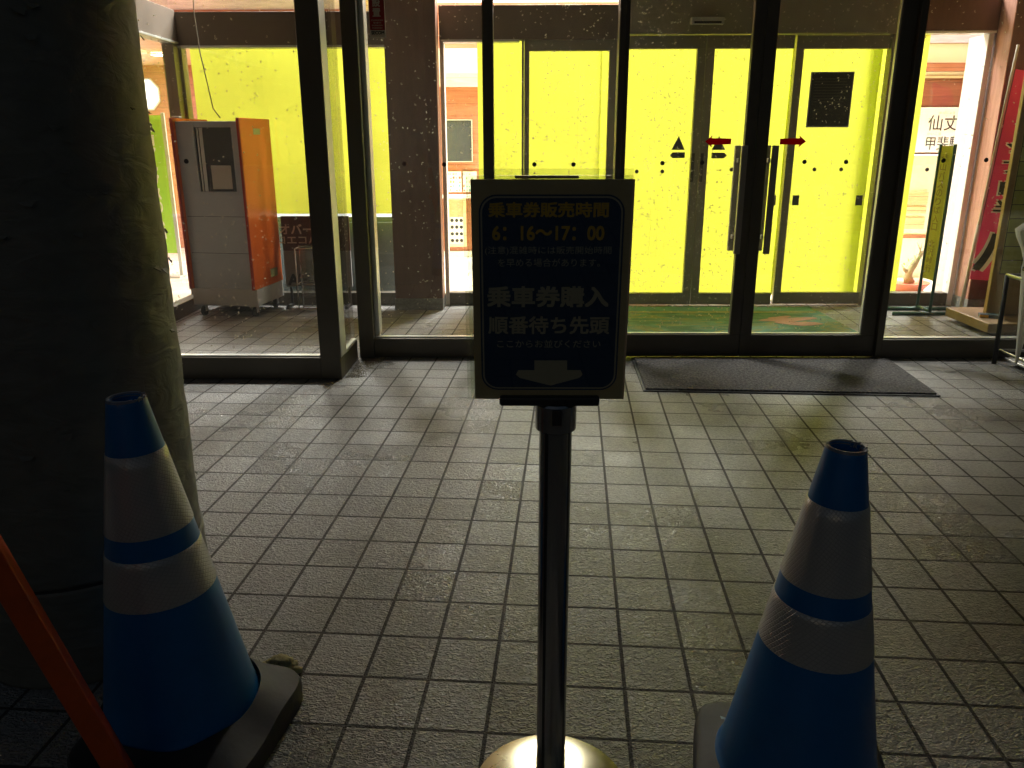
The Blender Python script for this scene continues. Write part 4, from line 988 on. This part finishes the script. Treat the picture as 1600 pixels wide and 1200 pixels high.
# ------------------------------------------------------------------ umbrella rack, outside at the right edge
Ur = empty('umbrella_rack', (3.0, 4.15, 0), label='dark metal umbrella rack outside the glass at the right edge', cat='umbrella stand')
ry0, ry1 = 3.93, 4.30; rx0, rx1 = 2.62, 3.35; zr = .52
lt = q3(1575, 428, ry1)
t = MB()
legx = gz(1553, 568).x
ly = gz(1553, 568).y
ry1 = min(ly, 4.34); rx0 = legx+.0
xtop = gy(1574, 430, ry1).x; zr = gy(1574, 430, ry1).z
legs = [((rx0, ry1, .0), (xtop, ry1, zr)), ((rx0+.0, ry0, .0), (xtop, ry0, zr)), ((rx1+.1, ry1, 0), (rx1, ry1, zr)), ((rx1+.1, ry0, 0), (rx1, ry0, zr))]
for a, b in legs: MB().tube([a, b], .0125, 12).build('leg', 'black_rubber', Ur, smooth=True)
t.tube([(xtop, ry0, zr), (xtop, ry1, zr), (rx1, ry1, zr), (rx1, ry0, zr), (xtop, ry0, zr)], .010, 10)
for f in (.33, .66):
    xx = xtop+(rx1-xtop)*f; t.tube([(xx, ry0, zr), (xx, ry1, zr)], .006, 8)
t.build('top_rail', 'steel', Ur, smooth=True)
tr = MB(); z_ = .075
tr.tube([(rx0+.02, ry0, z_), (rx0+.02, ry1, z_), (rx1+.08, ry1, z_), (rx1+.08, ry0, z_), (rx0+.02, ry0, z_)], .009, 8)
tr.build('lower_rail', 'steel', Ur, smooth=True)
box('drip_tray', 'silver', rx0+.04, rx1+.06, ry0+.02, ry1-.02, .03, .042, parent=Ur, bevel=.003)
# clear vinyl umbrellas
def umbrella(loc, tilt, label, seed):
    U = empty('umbrella', loc, 0, label=label, cat='umbrella', group='folded vinyl umbrellas in the rack'); U.rotation_euler = tilt
    MB().tube([(0, 0, 0), (0, 0, .80)], .005, 8).build('shaft', 'steel', U, local=True, smooth=True)
    h = [(0, 0, .80), (0, 0, .86)]+[(-.038+.038*math.cos(a), 0, .86+.042*math.sin(a)) for a in [math.pi*k/10 for k in range(1, 11)]]+[(-.076, 0, .835)]
    MB().tube(h, .0085, 10).build('handle', 'bronze' if seed == 1 else 'black', U, local=True, smooth=True)
    cm = MB(); seg = 64; prof = [(.008, .02), (.014, .1), (.022, .2), (.030, .3), (.038, .42), (.046, .52), (.044, .56), (.06, .62), (.085, .68), (.095, .72), (.07, .75)]
    rings = []
    for r, z in prof:
        rings.append([cm.bm.verts.new(((r*(1+.22*math.sin(8*an+z*3+seed)*min(1, z*2)))*math.cos(an), (r*(1+.22*math.sin(8*an+z*3+seed)*min(1, z*2)))*math.sin(an), z+.012*math.sin(8*an+1)*min(1, z))) for an in [2*math.pi*k/seg for k in range(seg)]])
    for i in range(len(rings)-1):
        for k in range(seg): cm.bm.faces.new((rings[i][k], rings[i][(k+1)%seg], rings[i+1][(k+1)%seg], rings[i+1][k]))
    cm.build('canopy', 'umbrella', U, local=True, smooth=True)
    MB().lathe([(.040, .505), (.052, .51), (.052, .53), (.040, .535)], (0, 0, 0), 24, close=True).build('strap', 'black', U, local=True)
ub = gy(1588, 566, 4.12)
umbrella((ub.x-.0, 4.12, .043), (R(2), R(-2.5), R(20)), 'whitish folded umbrella with a crook handle, the leftmost in the rack', 1)
umbrella((ub.x+.26, 4.1, .043), (R(-3), R(3), R(70)), 'second folded whitish umbrella, further right in the rack', 2)

# ------------------------------------------------------------------ wrapped round column
CXc, CYc, CR = -1.095, 1.785, .268
cm = empty('round_column', (CXc, CYc, 0), label='thick round column with peeling cream coating at the left edge', cat='column')
def colmesh(z0, z1, R0, name, m, seed, amp, nz, lip=0.0):
    b_ = MB(); seg = 200; rings = []
    for j in range(nz+1):
        z = z0+(z1-z0)*j/nz; row = []
        for k in range(seg):
            an = 2*math.pi*k/seg; p = Vector((math.cos(an)*2.2, math.sin(an)*2.2, z*9+seed))
            d = amp*noise.noise(p*1.3)+amp*.6*noise.noise(p*3.5)+amp*.35*abs(noise.noise(p*8))
            rg = noise.noise(Vector((math.cos(an)*1.5, math.sin(an)*1.5, z*16+seed)))
            d += amp*.9*max(0, rg)**.5*.6
            e = min(1, min(z-z0, z1-z)/.03) if lip else 1
            row.append(b_.bm.verts.new((CXc+(R0+d+lip*(1-max(0, e)))*math.cos(an), CYc+(R0+d+lip*(1-max(0, e)))*math.sin(an), z)))
        rings.append(row)
    for j in range(nz):
        for k in range(seg): b_.bm.faces.new((rings[j][k], rings[j][(k+1)%seg], rings[j+1][(k+1)%seg], rings[j+1][k]))
    b_.bm.faces.new(rings[0][::-1]); b_.bm.faces.new(rings[-1])
    return b_.build(name, m, cm, smooth=True)
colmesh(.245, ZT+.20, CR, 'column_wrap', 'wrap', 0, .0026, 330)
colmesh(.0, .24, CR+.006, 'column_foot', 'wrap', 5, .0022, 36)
MB().lathe([(CR-.02, .238), (CR+.001, .238), (CR+.001, .247), (CR-.02, .247)], (CXc, CYc, 0), 64, close=True).build('seam', 'black_rubber', cm)
# loose flakes of coating that stand off the surface
fk = MB(); rnd = random.Random(12)
for k in range(70):
    an = rnd.uniform(-1.9, .9); z = rnd.uniform(.3, 2.5); r = CR+.004; s = rnd.uniform(.006, .016)
    c = Vector((CXc+r*math.cos(an), CYc+r*math.sin(an), z)); tng = Vector((-math.sin(an), math.cos(an), 0)); nrm = Vector((math.cos(an), math.sin(an), 0))
    p = [c-tng*s, c+tng*s*.9+Vector((0, 0, rnd.uniform(-.004, .004))), c+tng*s*.5+nrm*rnd.uniform(.003, .008)-Vector((0, 0, s*rnd.uniform(.4, 1))), c-tng*s*.5+nrm*rnd.uniform(.002, .008)-Vector((0, 0, s*rnd.uniform(.3, .9)))]
    vs = [fk.bm.verts.new(v) for v in p]; fk.bm.faces.new(vs)
fo = fk.build('peeling_flakes', 'wrap', cm); fo['kind'] = 'stuff'
sd = fo.modifiers.new('t', 'SOLIDIFY'); sd.thickness = .0015

# canopy slab carried by the column
tag(MB().box(-5.8, 7.2, .9, FY-.62, ZT+.2055, ZT+.45).build('entrance_canopy', 'exterior', bevel=.01), 'flat concrete canopy slab above the column, out of sight overhead', 'canopy')

# ------------------------------------------------------------------ traffic cones
def make_cone():
    C = empty('traffic_cone', (0, 0, 0))
    rr = lambda z: .033+(.695-z)*.174
    def shell(z0, z1, name, m, t=.0, parent=C, n=8):
        prof = [(rr(z0+(z1-z0)*i/n)+t, z0+(z1-z0)*i/n) for i in range(n+1)]
        prof += [(rr(z0+(z1-z0)*i/n)-.006, z0+(z1-z0)*i/n) for i in range(n, -1, -1)]
        o = MB().lathe(prof, (0, 0, 0), 96, close=True).build(name, m, parent, local=True); smooth_angle(o, 40); return o
    prof = [(.150, .038), (.152, .046), (.145, .054), (rr(.065), .07)]+[(rr(z), z) for z in [.1+.0585*k for k in range(11)]]+[(.0335, .693), (.031, .697), (.027, .695), (.0265, .685)]+[(rr(z)-.007, z) for z in (.6, .4, .2, .07)]+[(.143, .040)]
    b = MB().lathe(prof, (0, 0, 0), 96, close=True).build('cone_body', 'cone_blue', C, local=True); smooth_angle(b, 45)
    for z0, z1 in ((.450, .600), (.318, .411)):
        n = 6; p_ = [(rr(z0)+.0002, z0)]+[(rr(z0+(z1-z0)*i/n)+.0014, z0+.0008+(z1-z0-.0016)*i/n) for i in range(n+1)]+[(rr(z1)+.0002, z1)]
        s_ = MB().lathe(p_, (0, 0, 0), 96).build('reflective_band', 'sleeve', C, local=True); smooth_angle(s_, 60)
    lip = MB().lathe([(.0335, .6935), (.0322, .6985), (.0285, .6985), (.0265, .692), (.027, .690)], (0, 0, 0), 64)
    rl = random.Random(3)
    for v in lip.bm.verts:
        if v.co.x > .012 and v.co.y > -.02: v.co += Vector((rl.uniform(-.0018, .0018), rl.uniform(-.0018, .0018), rl.uniform(-.003, .001)))
    lip.build('rim', 'worn_rim', C, local=True)
    # rounded square rubber base with a raised collar
    mb = MB(); H = .182; seg = 64; layers = [(1.0, 0.0), (1.0, .024), (.99, .031), (.965, .036), (.92, .038)]
    rings = []
    for sc_, z in layers:
        row = []
        for k in range(seg):
            an = 2*math.pi*k/seg; c_, s_ = math.cos(an), math.sin(an); n_ = 6
            q_ = (abs(c_)**n_+abs(s_)**n_)**(-1/n_); row.append(mb.bm.verts.new((c_*q_*H*sc_-.008, s_*q_*H*sc_-.02, z)))
        rings.append(row)
    ring = [mb.bm.verts.new((.163*math.cos(2*math.pi*k/seg), .163*math.sin(2*math.pi*k/seg), .042)) for k in range(seg)]; rings.append(ring)
    ring = [mb.bm.verts.new((.145*math.cos(2*math.pi*k/seg), .145*math.sin(2*math.pi*k/seg), .046)) for k in range(seg)]; rings.append(ring)
    for i in range(len(rings)-1):
        for k in range(seg): mb.bm.faces.new((rings[i][k], rings[i][(k+1)%seg], rings[i+1][(k+1)%seg], rings[i+1][k]))
    mb.bm.faces.new(rings[0][::-1])
    o = mb.build('cone_base', 'black_rubber', C, local=True); smooth_angle(o, 35)
    return C
def copy_tree(o, parent=None):
    c = o.copy(); COL.objects.link(c); c.parent = parent
    for ch in [x for x in COL.objects if x.parent is o]: copy_tree(ch, c)
    return c
c1 = make_cone()
c2 = copy_tree(c1)
c1.location = (.527, 1.262, 0); c1.rotation_euler = (0, R(1.6), R(-12))
c2.location = (-.716, 1.405, 0); c2.rotation_euler = (0, R(-2.1), R(0)); c2.scale = (1.06, 1.06, 1.052)
for ch in [x for x in COL.objects if x.parent is c2 and x.name.startswith('cone_base')]: bpy.data.objects.remove(ch)
tag(c1, 'blue and white banded traffic cone on the right with an open chipped top', 'traffic cone', 'blue cones either side of the sign')
tag(c2, 'blue and white banded traffic cone beside the round column on the left', 'traffic cone', 'blue cones either side of the sign')
# heavy rubber weight draped over the left cone's foot
wt = MB(); seg = 96; prof = [(.180, .0), (.184, .004), (.184, .040), (.180, .049), (.170, .055), (.163, .066), (.158, .072), (.156, .064)]
rings = []
for r, z in prof:
    row = []; f = min(1, max(0, (r-.158)/.022)); ox, oy = .036*f, -.03*f
    for k in range(seg):
        an = 2*math.pi*k/seg; n_ = 6; q_ = (abs(math.cos(an))**n_+abs(math.sin(an))**n_)**(-1/n_)
        q_ = 1+(q_-1)*f; sag = .006*math.sin(2*an+.6)+.003*math.sin(7*an)
        row.append(wt.bm.verts.new((r*q_*math.cos(an)+ox, r*q_*math.sin(an)+oy, z+(sag if z > .03 else 0))))
    rings.append(row)
for i in range(len(rings)-1):
    for k in range(seg): wt.bm.faces.new((rings[i][k], rings[i][(k+1)%seg], rings[i+1][(k+1)%seg], rings[i+1][k]))
wo = empty('cone_weight', (-.716, 1.405, 0), R(-9), label='heavy black rubber weight block around the foot of the left cone', cat='cone weight')
w2 = wt.build('weight_ring', 'black_rubber', wo, local=True); smooth_angle(w2, 32); md = w2.modifiers.new('s', 'SOLIDIFY'); md.thickness = .006; md.offset = -1
# torn blue and white sticker on the right cone's base
q = gz(1113, 1126, .04)
st = empty('torn_sticker', (q.x, q.y, .0395), R(-25), label='scrap of blue and white paper lying on the base of the right cone', cat='paper scrap')
n_ = MB(); P = [(-.026, -.012, .001), (-.004, -.022, .001), (.022, -.010, .003), (.026, .010, .009), (.010, .016, .005), (-.018, .016, .001)]
vs = [n_.bm.verts.new(v) for v in P]; c_ = n_.bm.verts.new((0, 0, .0015))
for i in range(6): n_.bm.faces.new((vs[i], vs[(i+1)%6], c_))
o = n_.build('paper', mat('pale_blue_paper', (.30, .42, .50), .6, var=.25, vscale=50), st, local=True); sdm = o.modifiers.new('t', 'SOLIDIFY'); sdm.thickness = .0006
o = MB().box(-.012, .012, -.004, .004, .0, .001, Matrix.Translation((0, -.006, .0024))).build('blue_print', mat('blue_stripe', (.02, .14, .34), .5), st, local=True)

# crumpled glove behind the left cone
gl = gz(436, 1058)
bm = bmesh.new(); bmesh.ops.create_icosphere(bm, subdivisions=4, radius=1)
for v in bm.verts:
    p = v.co.copy(); d = 1+.35*noise.noise(p*1.6+Vector((3, 1, 0)))+.22*noise.noise(p*4)+.1*noise.noise(p*9)
    v.co = Vector((p.x*.038*d, p.y*.030*d, .024+p.z*.026*d))
    v.co.z = max(v.co.z, 0)
rg = MB(); rg.bm.free(); rg.bm = bm
for k, (dx, dy, an) in enumerate(((.03, -.006, -.3), (.026, .014, .3), (-.028, -.012, 2.8))):
    rg.tube([(dx*.5, dy*.5, .02), (dx, dy, .014), (dx+.022*math.cos(an), dy+.022*math.sin(an), .009)], [.012, .010, .007], 10)
ro = empty('crumpled_glove', (gl.x, gl.y, 0), R(30), label='crumpled dirty yellowish work glove on the tiles behind the left cone', cat='glove')
rg.build('knit', 'rag', ro, local=True, smooth=True)

# ------------------------------------------------------------------ orange barricade, lower left corner
Q1 = q3(180, 1200, 1.12); gnd = gz(196, 1225)
bt = Vector(gz(222, 1262, .0))
bt = Vector((bt.x, bt.y, 0))
e0 = bt; e1 = Vector(gy(-75, 760, bt.y-.10)); dr = (e1-e0).normalized(); ext = e0+dr*.98
bc = empty('orange_barricade', (e0.x, e0.y, 0), label='orange folding barricade whose slanting leg crosses the lower left corner', cat='barricade')
def bar(a, b, w, d, name, m, yaw=0.35):
    a, b = Vector(a), Vector(b); z = (b-a).normalized(); x = Vector((math.cos(yaw), math.sin(yaw), 0)); x = (x-z*x.dot(z)).normalized(); y = z.cross(x)
    M = Matrix((( x.x, y.x, z.x, a.x), (x.y, y.y, z.y, a.y), (x.z, y.z, z.z, a.z), (0, 0, 0, 1)))
    return MB().box(-w/2, w/2, -d/2, d/2, 0, (b-a).length, M).build(name, m, bc, bevel=.003)
bar(e0, ext, .036, .055, 'leg', 'orange', yaw=.55)
o2 = Vector((ext.x-(e0.x-ext.x)*-1*-1, ext.y, 0)); o2 = Vector((2*ext.x-e0.x, ext.y+.04, 0))
bar(o2, ext+Vector((-.045, .03, -.02)), .036, .055, 'leg', 'orange', yaw=-.55)
m1, m2 = e0.lerp(ext, .72), o2.lerp(ext, .72)
bar(m1+Vector((-.04, 0, 0)), m2+Vector((.06, 0, 0)), .03, .05, 'crossbar', 'orange')

# ------------------------------------------------------------------ sign on a belt post
PX, PY = gz(858, 1200).x, 1.225
SG = empty('sign_post', (PX, PY, 0), label='portrait notice board on a steel post in the middle foreground, saying when tickets are sold', cat='sign stand')
o = MB().lathe([(.0, .0), (.146, .0), (.148, .004), (.146, .008), (.12, .012), (.07, .015), (.035, .017), (.028, .026), (.0, .026)], (0, 0, 0), 96).build('base', 'base_steel', SG, local=True); smooth_angle(o, 30)
pr_ = .0268
po = MB(); seg = 96; prof = []
for k in range(seg):     # post with four belt grooves
    an = 2*math.pi*k/seg; a4 = (an+R(38)) % (math.pi/2); gdep = .005 if a4 < .14 else 0
    prof.append(((pr_-gdep)*math.cos(an), (pr_-gdep)*math.sin(an)))
lo = [po.bm.verts.new((x, y, .03)) for x, y in prof]; PT = gy(858, 629, PY-.01).z; hi = [po.bm.verts.new((x, y, PT-.01)) for x, y in prof]
for k in range(seg): po.bm.faces.new((lo[k], lo[(k+1)%seg], hi[(k+1)%seg], hi[k]))
po.bm.faces.new(hi); po.bm.faces.new(lo[::-1])
o = po.build('post', 'dark_steel', SG, local=True); smooth_angle(o, 30)
o = MB().lathe([(.0268, PT-.050), (.0330, PT-.046), (.0335, PT-.04), (.0335, PT-.004), (.031, PT), (.0, PT)], (0, 0, 0), 48).build('collar', 'dark_steel', SG, local=True); smooth_angle(o, 30)
box('belt_latch', 'black', -.008, .008, -.0395, -.033, PT-.03, PT-.004, parent=SG, local=True, bevel=.002)
# board: local frame, leaning a little towards the viewer
Ys = PY-.012
tilt = R(4.5)
def loc(px, py):   # photo point -> board coordinates (x, height along the board)
    n = Vector((0, -math.cos(tilt), -math.sin(tilt))); o_ = Vector((PX, Ys, .715)); d = ray(px, py)
    t_ = (o_-CP).dot(n)/d.dot(n); p = CP+d*t_-o_; upb = Vector((0, -math.sin(tilt), math.cos(tilt)))
    return p.x, p.dot(upb)
HB = empty('notice_board', (0, 0, 0)); HB.parent = SG; HB.location = (0, Ys-PY, .715); HB.rotation_euler = (tilt, 0, 0); ORG[HB.name] = Vector((0, 0, 0))
bx0 = (loc(732, 285)[0]+loc(745, 615)[0])/2; bx1 = (loc(990, 279)[0]+loc(977, 620)[0])/2
bz0, bz1 = loc(860, 623)[1], loc(860, 280)[1]
def hb(name, m, x0, x1, y0, y1, z0, z1, **k): return box(name, m, x0, x1, y0, y1, z0, z1, parent=HB, local=True, **k)
hb('backing_board', 'cream_board', bx0, bx1, -.002, .002, bz0, bz1, bevel=.0008)
def rrect(x0, x1, z0, z1, r, n=8):
    pts = []
    for cx_, cz_, a0 in ((x1-r, z1-r, 0), (x0+r, z1-r, 90), (x0+r, z0+r, 180), (x1-r, z0+r, 270)):
        for k in range(n+1): a = R(a0+90*k/n); pts.append((cx_+r*math.cos(a), cz_+r*math.sin(a)))
    return pts
def plate(name, m, pts, y): return MB().prism(pts, .0004, Matrix.Translation((0, y-.0004, 0))).build(name, m, HB, local=True)
W_ = bx1-bx0; Hh = bz1-bz0
ix0, ix1 = bx0+W_*.047, bx1-W_*.055; iz0, iz1 = bz0+Hh*.047, bz1-Hh*.062
plate('printed_border', 'navy', rrect(ix0, ix1, iz0, iz1, .026), -.0021)
plate('printed_border', 'white_print', rrect(ix0+.0025, ix1-.0025, iz0+.0025, iz1-.0025, .0235), -.0026)
plate('printed_field', 'navy', rrect(ix0+.005, ix1-.005, iz0+.005, iz1-.005, .021), -.0031)
def line(body, m, px0, px1, py0, py1, bold):
    py = (py0+py1)/2; xa, z_t = loc(px0, py)[0], loc((px0+px1)/2, py0)[1]; xb, z_b = loc(px1, py)[0], loc((px0+px1)/2, py1)[1]
    return text(body, m, HB, xa, xb, z_b, z_t, -.0036, bold=bold, local=True, thick=.0003)
line('乗車券販売時間', 'yellow_print', 763, 951, 315, 339, .028)
line('6：16～17：00', 'yellow_print', 769, 944, 352, 375, .025)
line('(注意)混雑時には販売開始時間', 'grey_print', 758, 955, 384, 398, .0)
line('を早める場合があります。', 'grey_print', 778, 937, 403, 416, .0)
line('乗車券購入', 'white_print', 761, 951, 446, 479, .03)
line('順番待ち先頭', 'white_print', 763, 952, 493, 521, .022)
line('ここからお並びください', 'grey_print', 777, 938, 530, 542, .004)
ar = [loc(*p) for p in ((835, 562), (886, 562), (886, 577), (907, 577), (910, 584), (905, 589), (860, 601), (812, 589), (806, 584), (810, 577), (835, 577))]
plate('down_arrow', 'white_print', ar, -.0036)
# acrylic pocket over and above the paper
hb('acrylic_cover', 'acrylic', bx0-.006, bx1-.004, -.0065, -.0045, bz0+.004, bz1+.006)
hb('acrylic_back', 'acrylic', bx0-.012, bx1-.002, .0035, .0055, bz0-.002, bz1+.014)
hb('paper_tab', 'cream_board', bx0+W_*.27, bx0+W_*.66, .0024, .0031, bz1+.0005, bz1+.005)
hb('clip_rail', 'black', bx0+W_*.165, bx0+W_*.835, -.012, .012, bz0-.009, bz0+.007, bevel=.004)
#hb('clip_bracket', 'black', -.012, .012, -.008, .010, -.02, bz0-.0095, bevel=.002) if bz0-.0095 > -.018 else None

# ------------------------------------------------------------------ insects stuck all over the glass
bugs = MB(); rnd = random.Random(21)
def bug(x, y, z, s, nrm='y'):
    an = rnd.uniform(0, math.pi); kx, kz = math.cos(an), math.sin(an)
    if rnd.random() < .45:     # pair of wings
        for sg in (-1, 1):
            a2 = an+sg*.6; p = [(0, 0), (s*.6*math.cos(a2-.25), s*.6*math.sin(a2-.25)), (s*math.cos(a2), s*math.sin(a2)), (s*.6*math.cos(a2+.25), s*.6*math.sin(a2+.25))]
            add(x, y, z, p, nrm)
    else:
        w = s*rnd.uniform(.22, .36); p = [(-kx*s*.6, -kz*s*.6), (kz*w, -kx*w), (kx*s*.6, kz*s*.6), (-kz*w, kx*w)]; add(x, y, z, p, nrm)
def add(x, y, z, p, nrm):
    t = .0008
    if nrm == 'y': f = lambda a, b, d: (x+a, y-d, z+b)
    else: f = lambda a, b, d: (x+d, y+a, z+b)
    lo = [bugs.bm.verts.new(f(a, b, 0)) for a, b in p]; hi = [bugs.bm.verts.new(f(a*.8, b*.8, t)) for a, b in p]; n = len(p)
    bugs.bm.faces.new(hi)
    for i in range(n): bugs.bm.faces.new((lo[i], lo[(i+1)%n], hi[(i+1)%n], hi[i]))
def swarm(x0, x1, z0, z1, y, n, zbias=None, nrm='y'):
    cl_ = [(rnd.uniform(x0, x1), rnd.uniform(z0, z1)) for _ in range(max(3, n//7))]
    k = 0; n = int(n*1.35)
    while k < n:
        if rnd.random() < .55: c = rnd.choice(cl_); x, z = rnd.gauss(c[0], .045), rnd.gauss(c[1], .07)
        else: x, z = rnd.uniform(x0, x1), rnd.uniform(z0, z1)
        k += 1
        if not (x0+.01 < x < x1-.01 and z0+.01 < z < z1-.01): continue
        s = rnd.uniform(.0055, .011)*(1.25 if rnd.random() < .1 else 1)
        if nrm == 'y': bug(x, y, z, s)
        else: bug(y, x, z, s, 'x')
swarm(-.85, -.22, .13, 2.05, FY-.0042, 300)
swarm(-.15, .48, .9, 2.05, FY-.0042, 330)
swarm(.56, 1.17, .15, 2.05, FY-.0042, 760)
swarm(.56, 1.17, .15, .9, FY-.0042, 160)
swarm(1.31, 1.91, .15, 2.05, FY-.0042, 560)
swarm(2.05, 3.2, .13, 2.0, FY-.0042, 220)
swarm(LX, -1.06, .14, 2.0, BX+.0318, 560)
swarm(BX+.11, FY-.06, .14, 2.0, -.9578, 140, nrm='x')
tag(bugs.build('insects', 'bug'), 'countless tiny pale dead insects stuck to the outside of the glass', 'insects', kind='stuff')
# litter: bits of dry leaf and grit swept against the foot of the bay
lt_ = MB()
def crumb(x, y, s):
    an = rnd.uniform(0, 6.28); q_ = [(math.cos(an+k*2.1)*s*rnd.uniform(.5, 1), math.sin(an+k*2.1)*s*rnd.uniform(.5, 1)) for k in range(3)]
    a = [lt_.bm.verts.new((x+u_, y+v_, .001)) for u_, v_ in q_]; b = lt_.bm.verts.new((x, y, .001+s*rnd.uniform(.3, .8)))
    lt_.bm.faces.new(a[::-1])
    for i in range(3): lt_.bm.faces.new((a[i], a[(i+1)%3], b))
for k in range(1100):
    t_ = rnd.random(); x = -.935+abs(rnd.gauss(0, .04)); y = 4.0+.42*t_; x += .16*t_*rnd.random()**2
    crumb(x, y, rnd.uniform(.002, .006))
for k in range(500): crumb(rnd.uniform(-.9, -.2), 4.42-abs(rnd.gauss(0, .03)), rnd.uniform(.002, .005))
for k in range(240): crumb(rnd.uniform(-2.2, 3.2), rnd.uniform(1.0, 5.8), rnd.uniform(.0015, .004))
tag(lt_.build('litter', mat('litter', (.28, .25, .18), .9)), 'fine dry grit and dead insects swept against the foot of the glass', 'litter', kind='stuff')
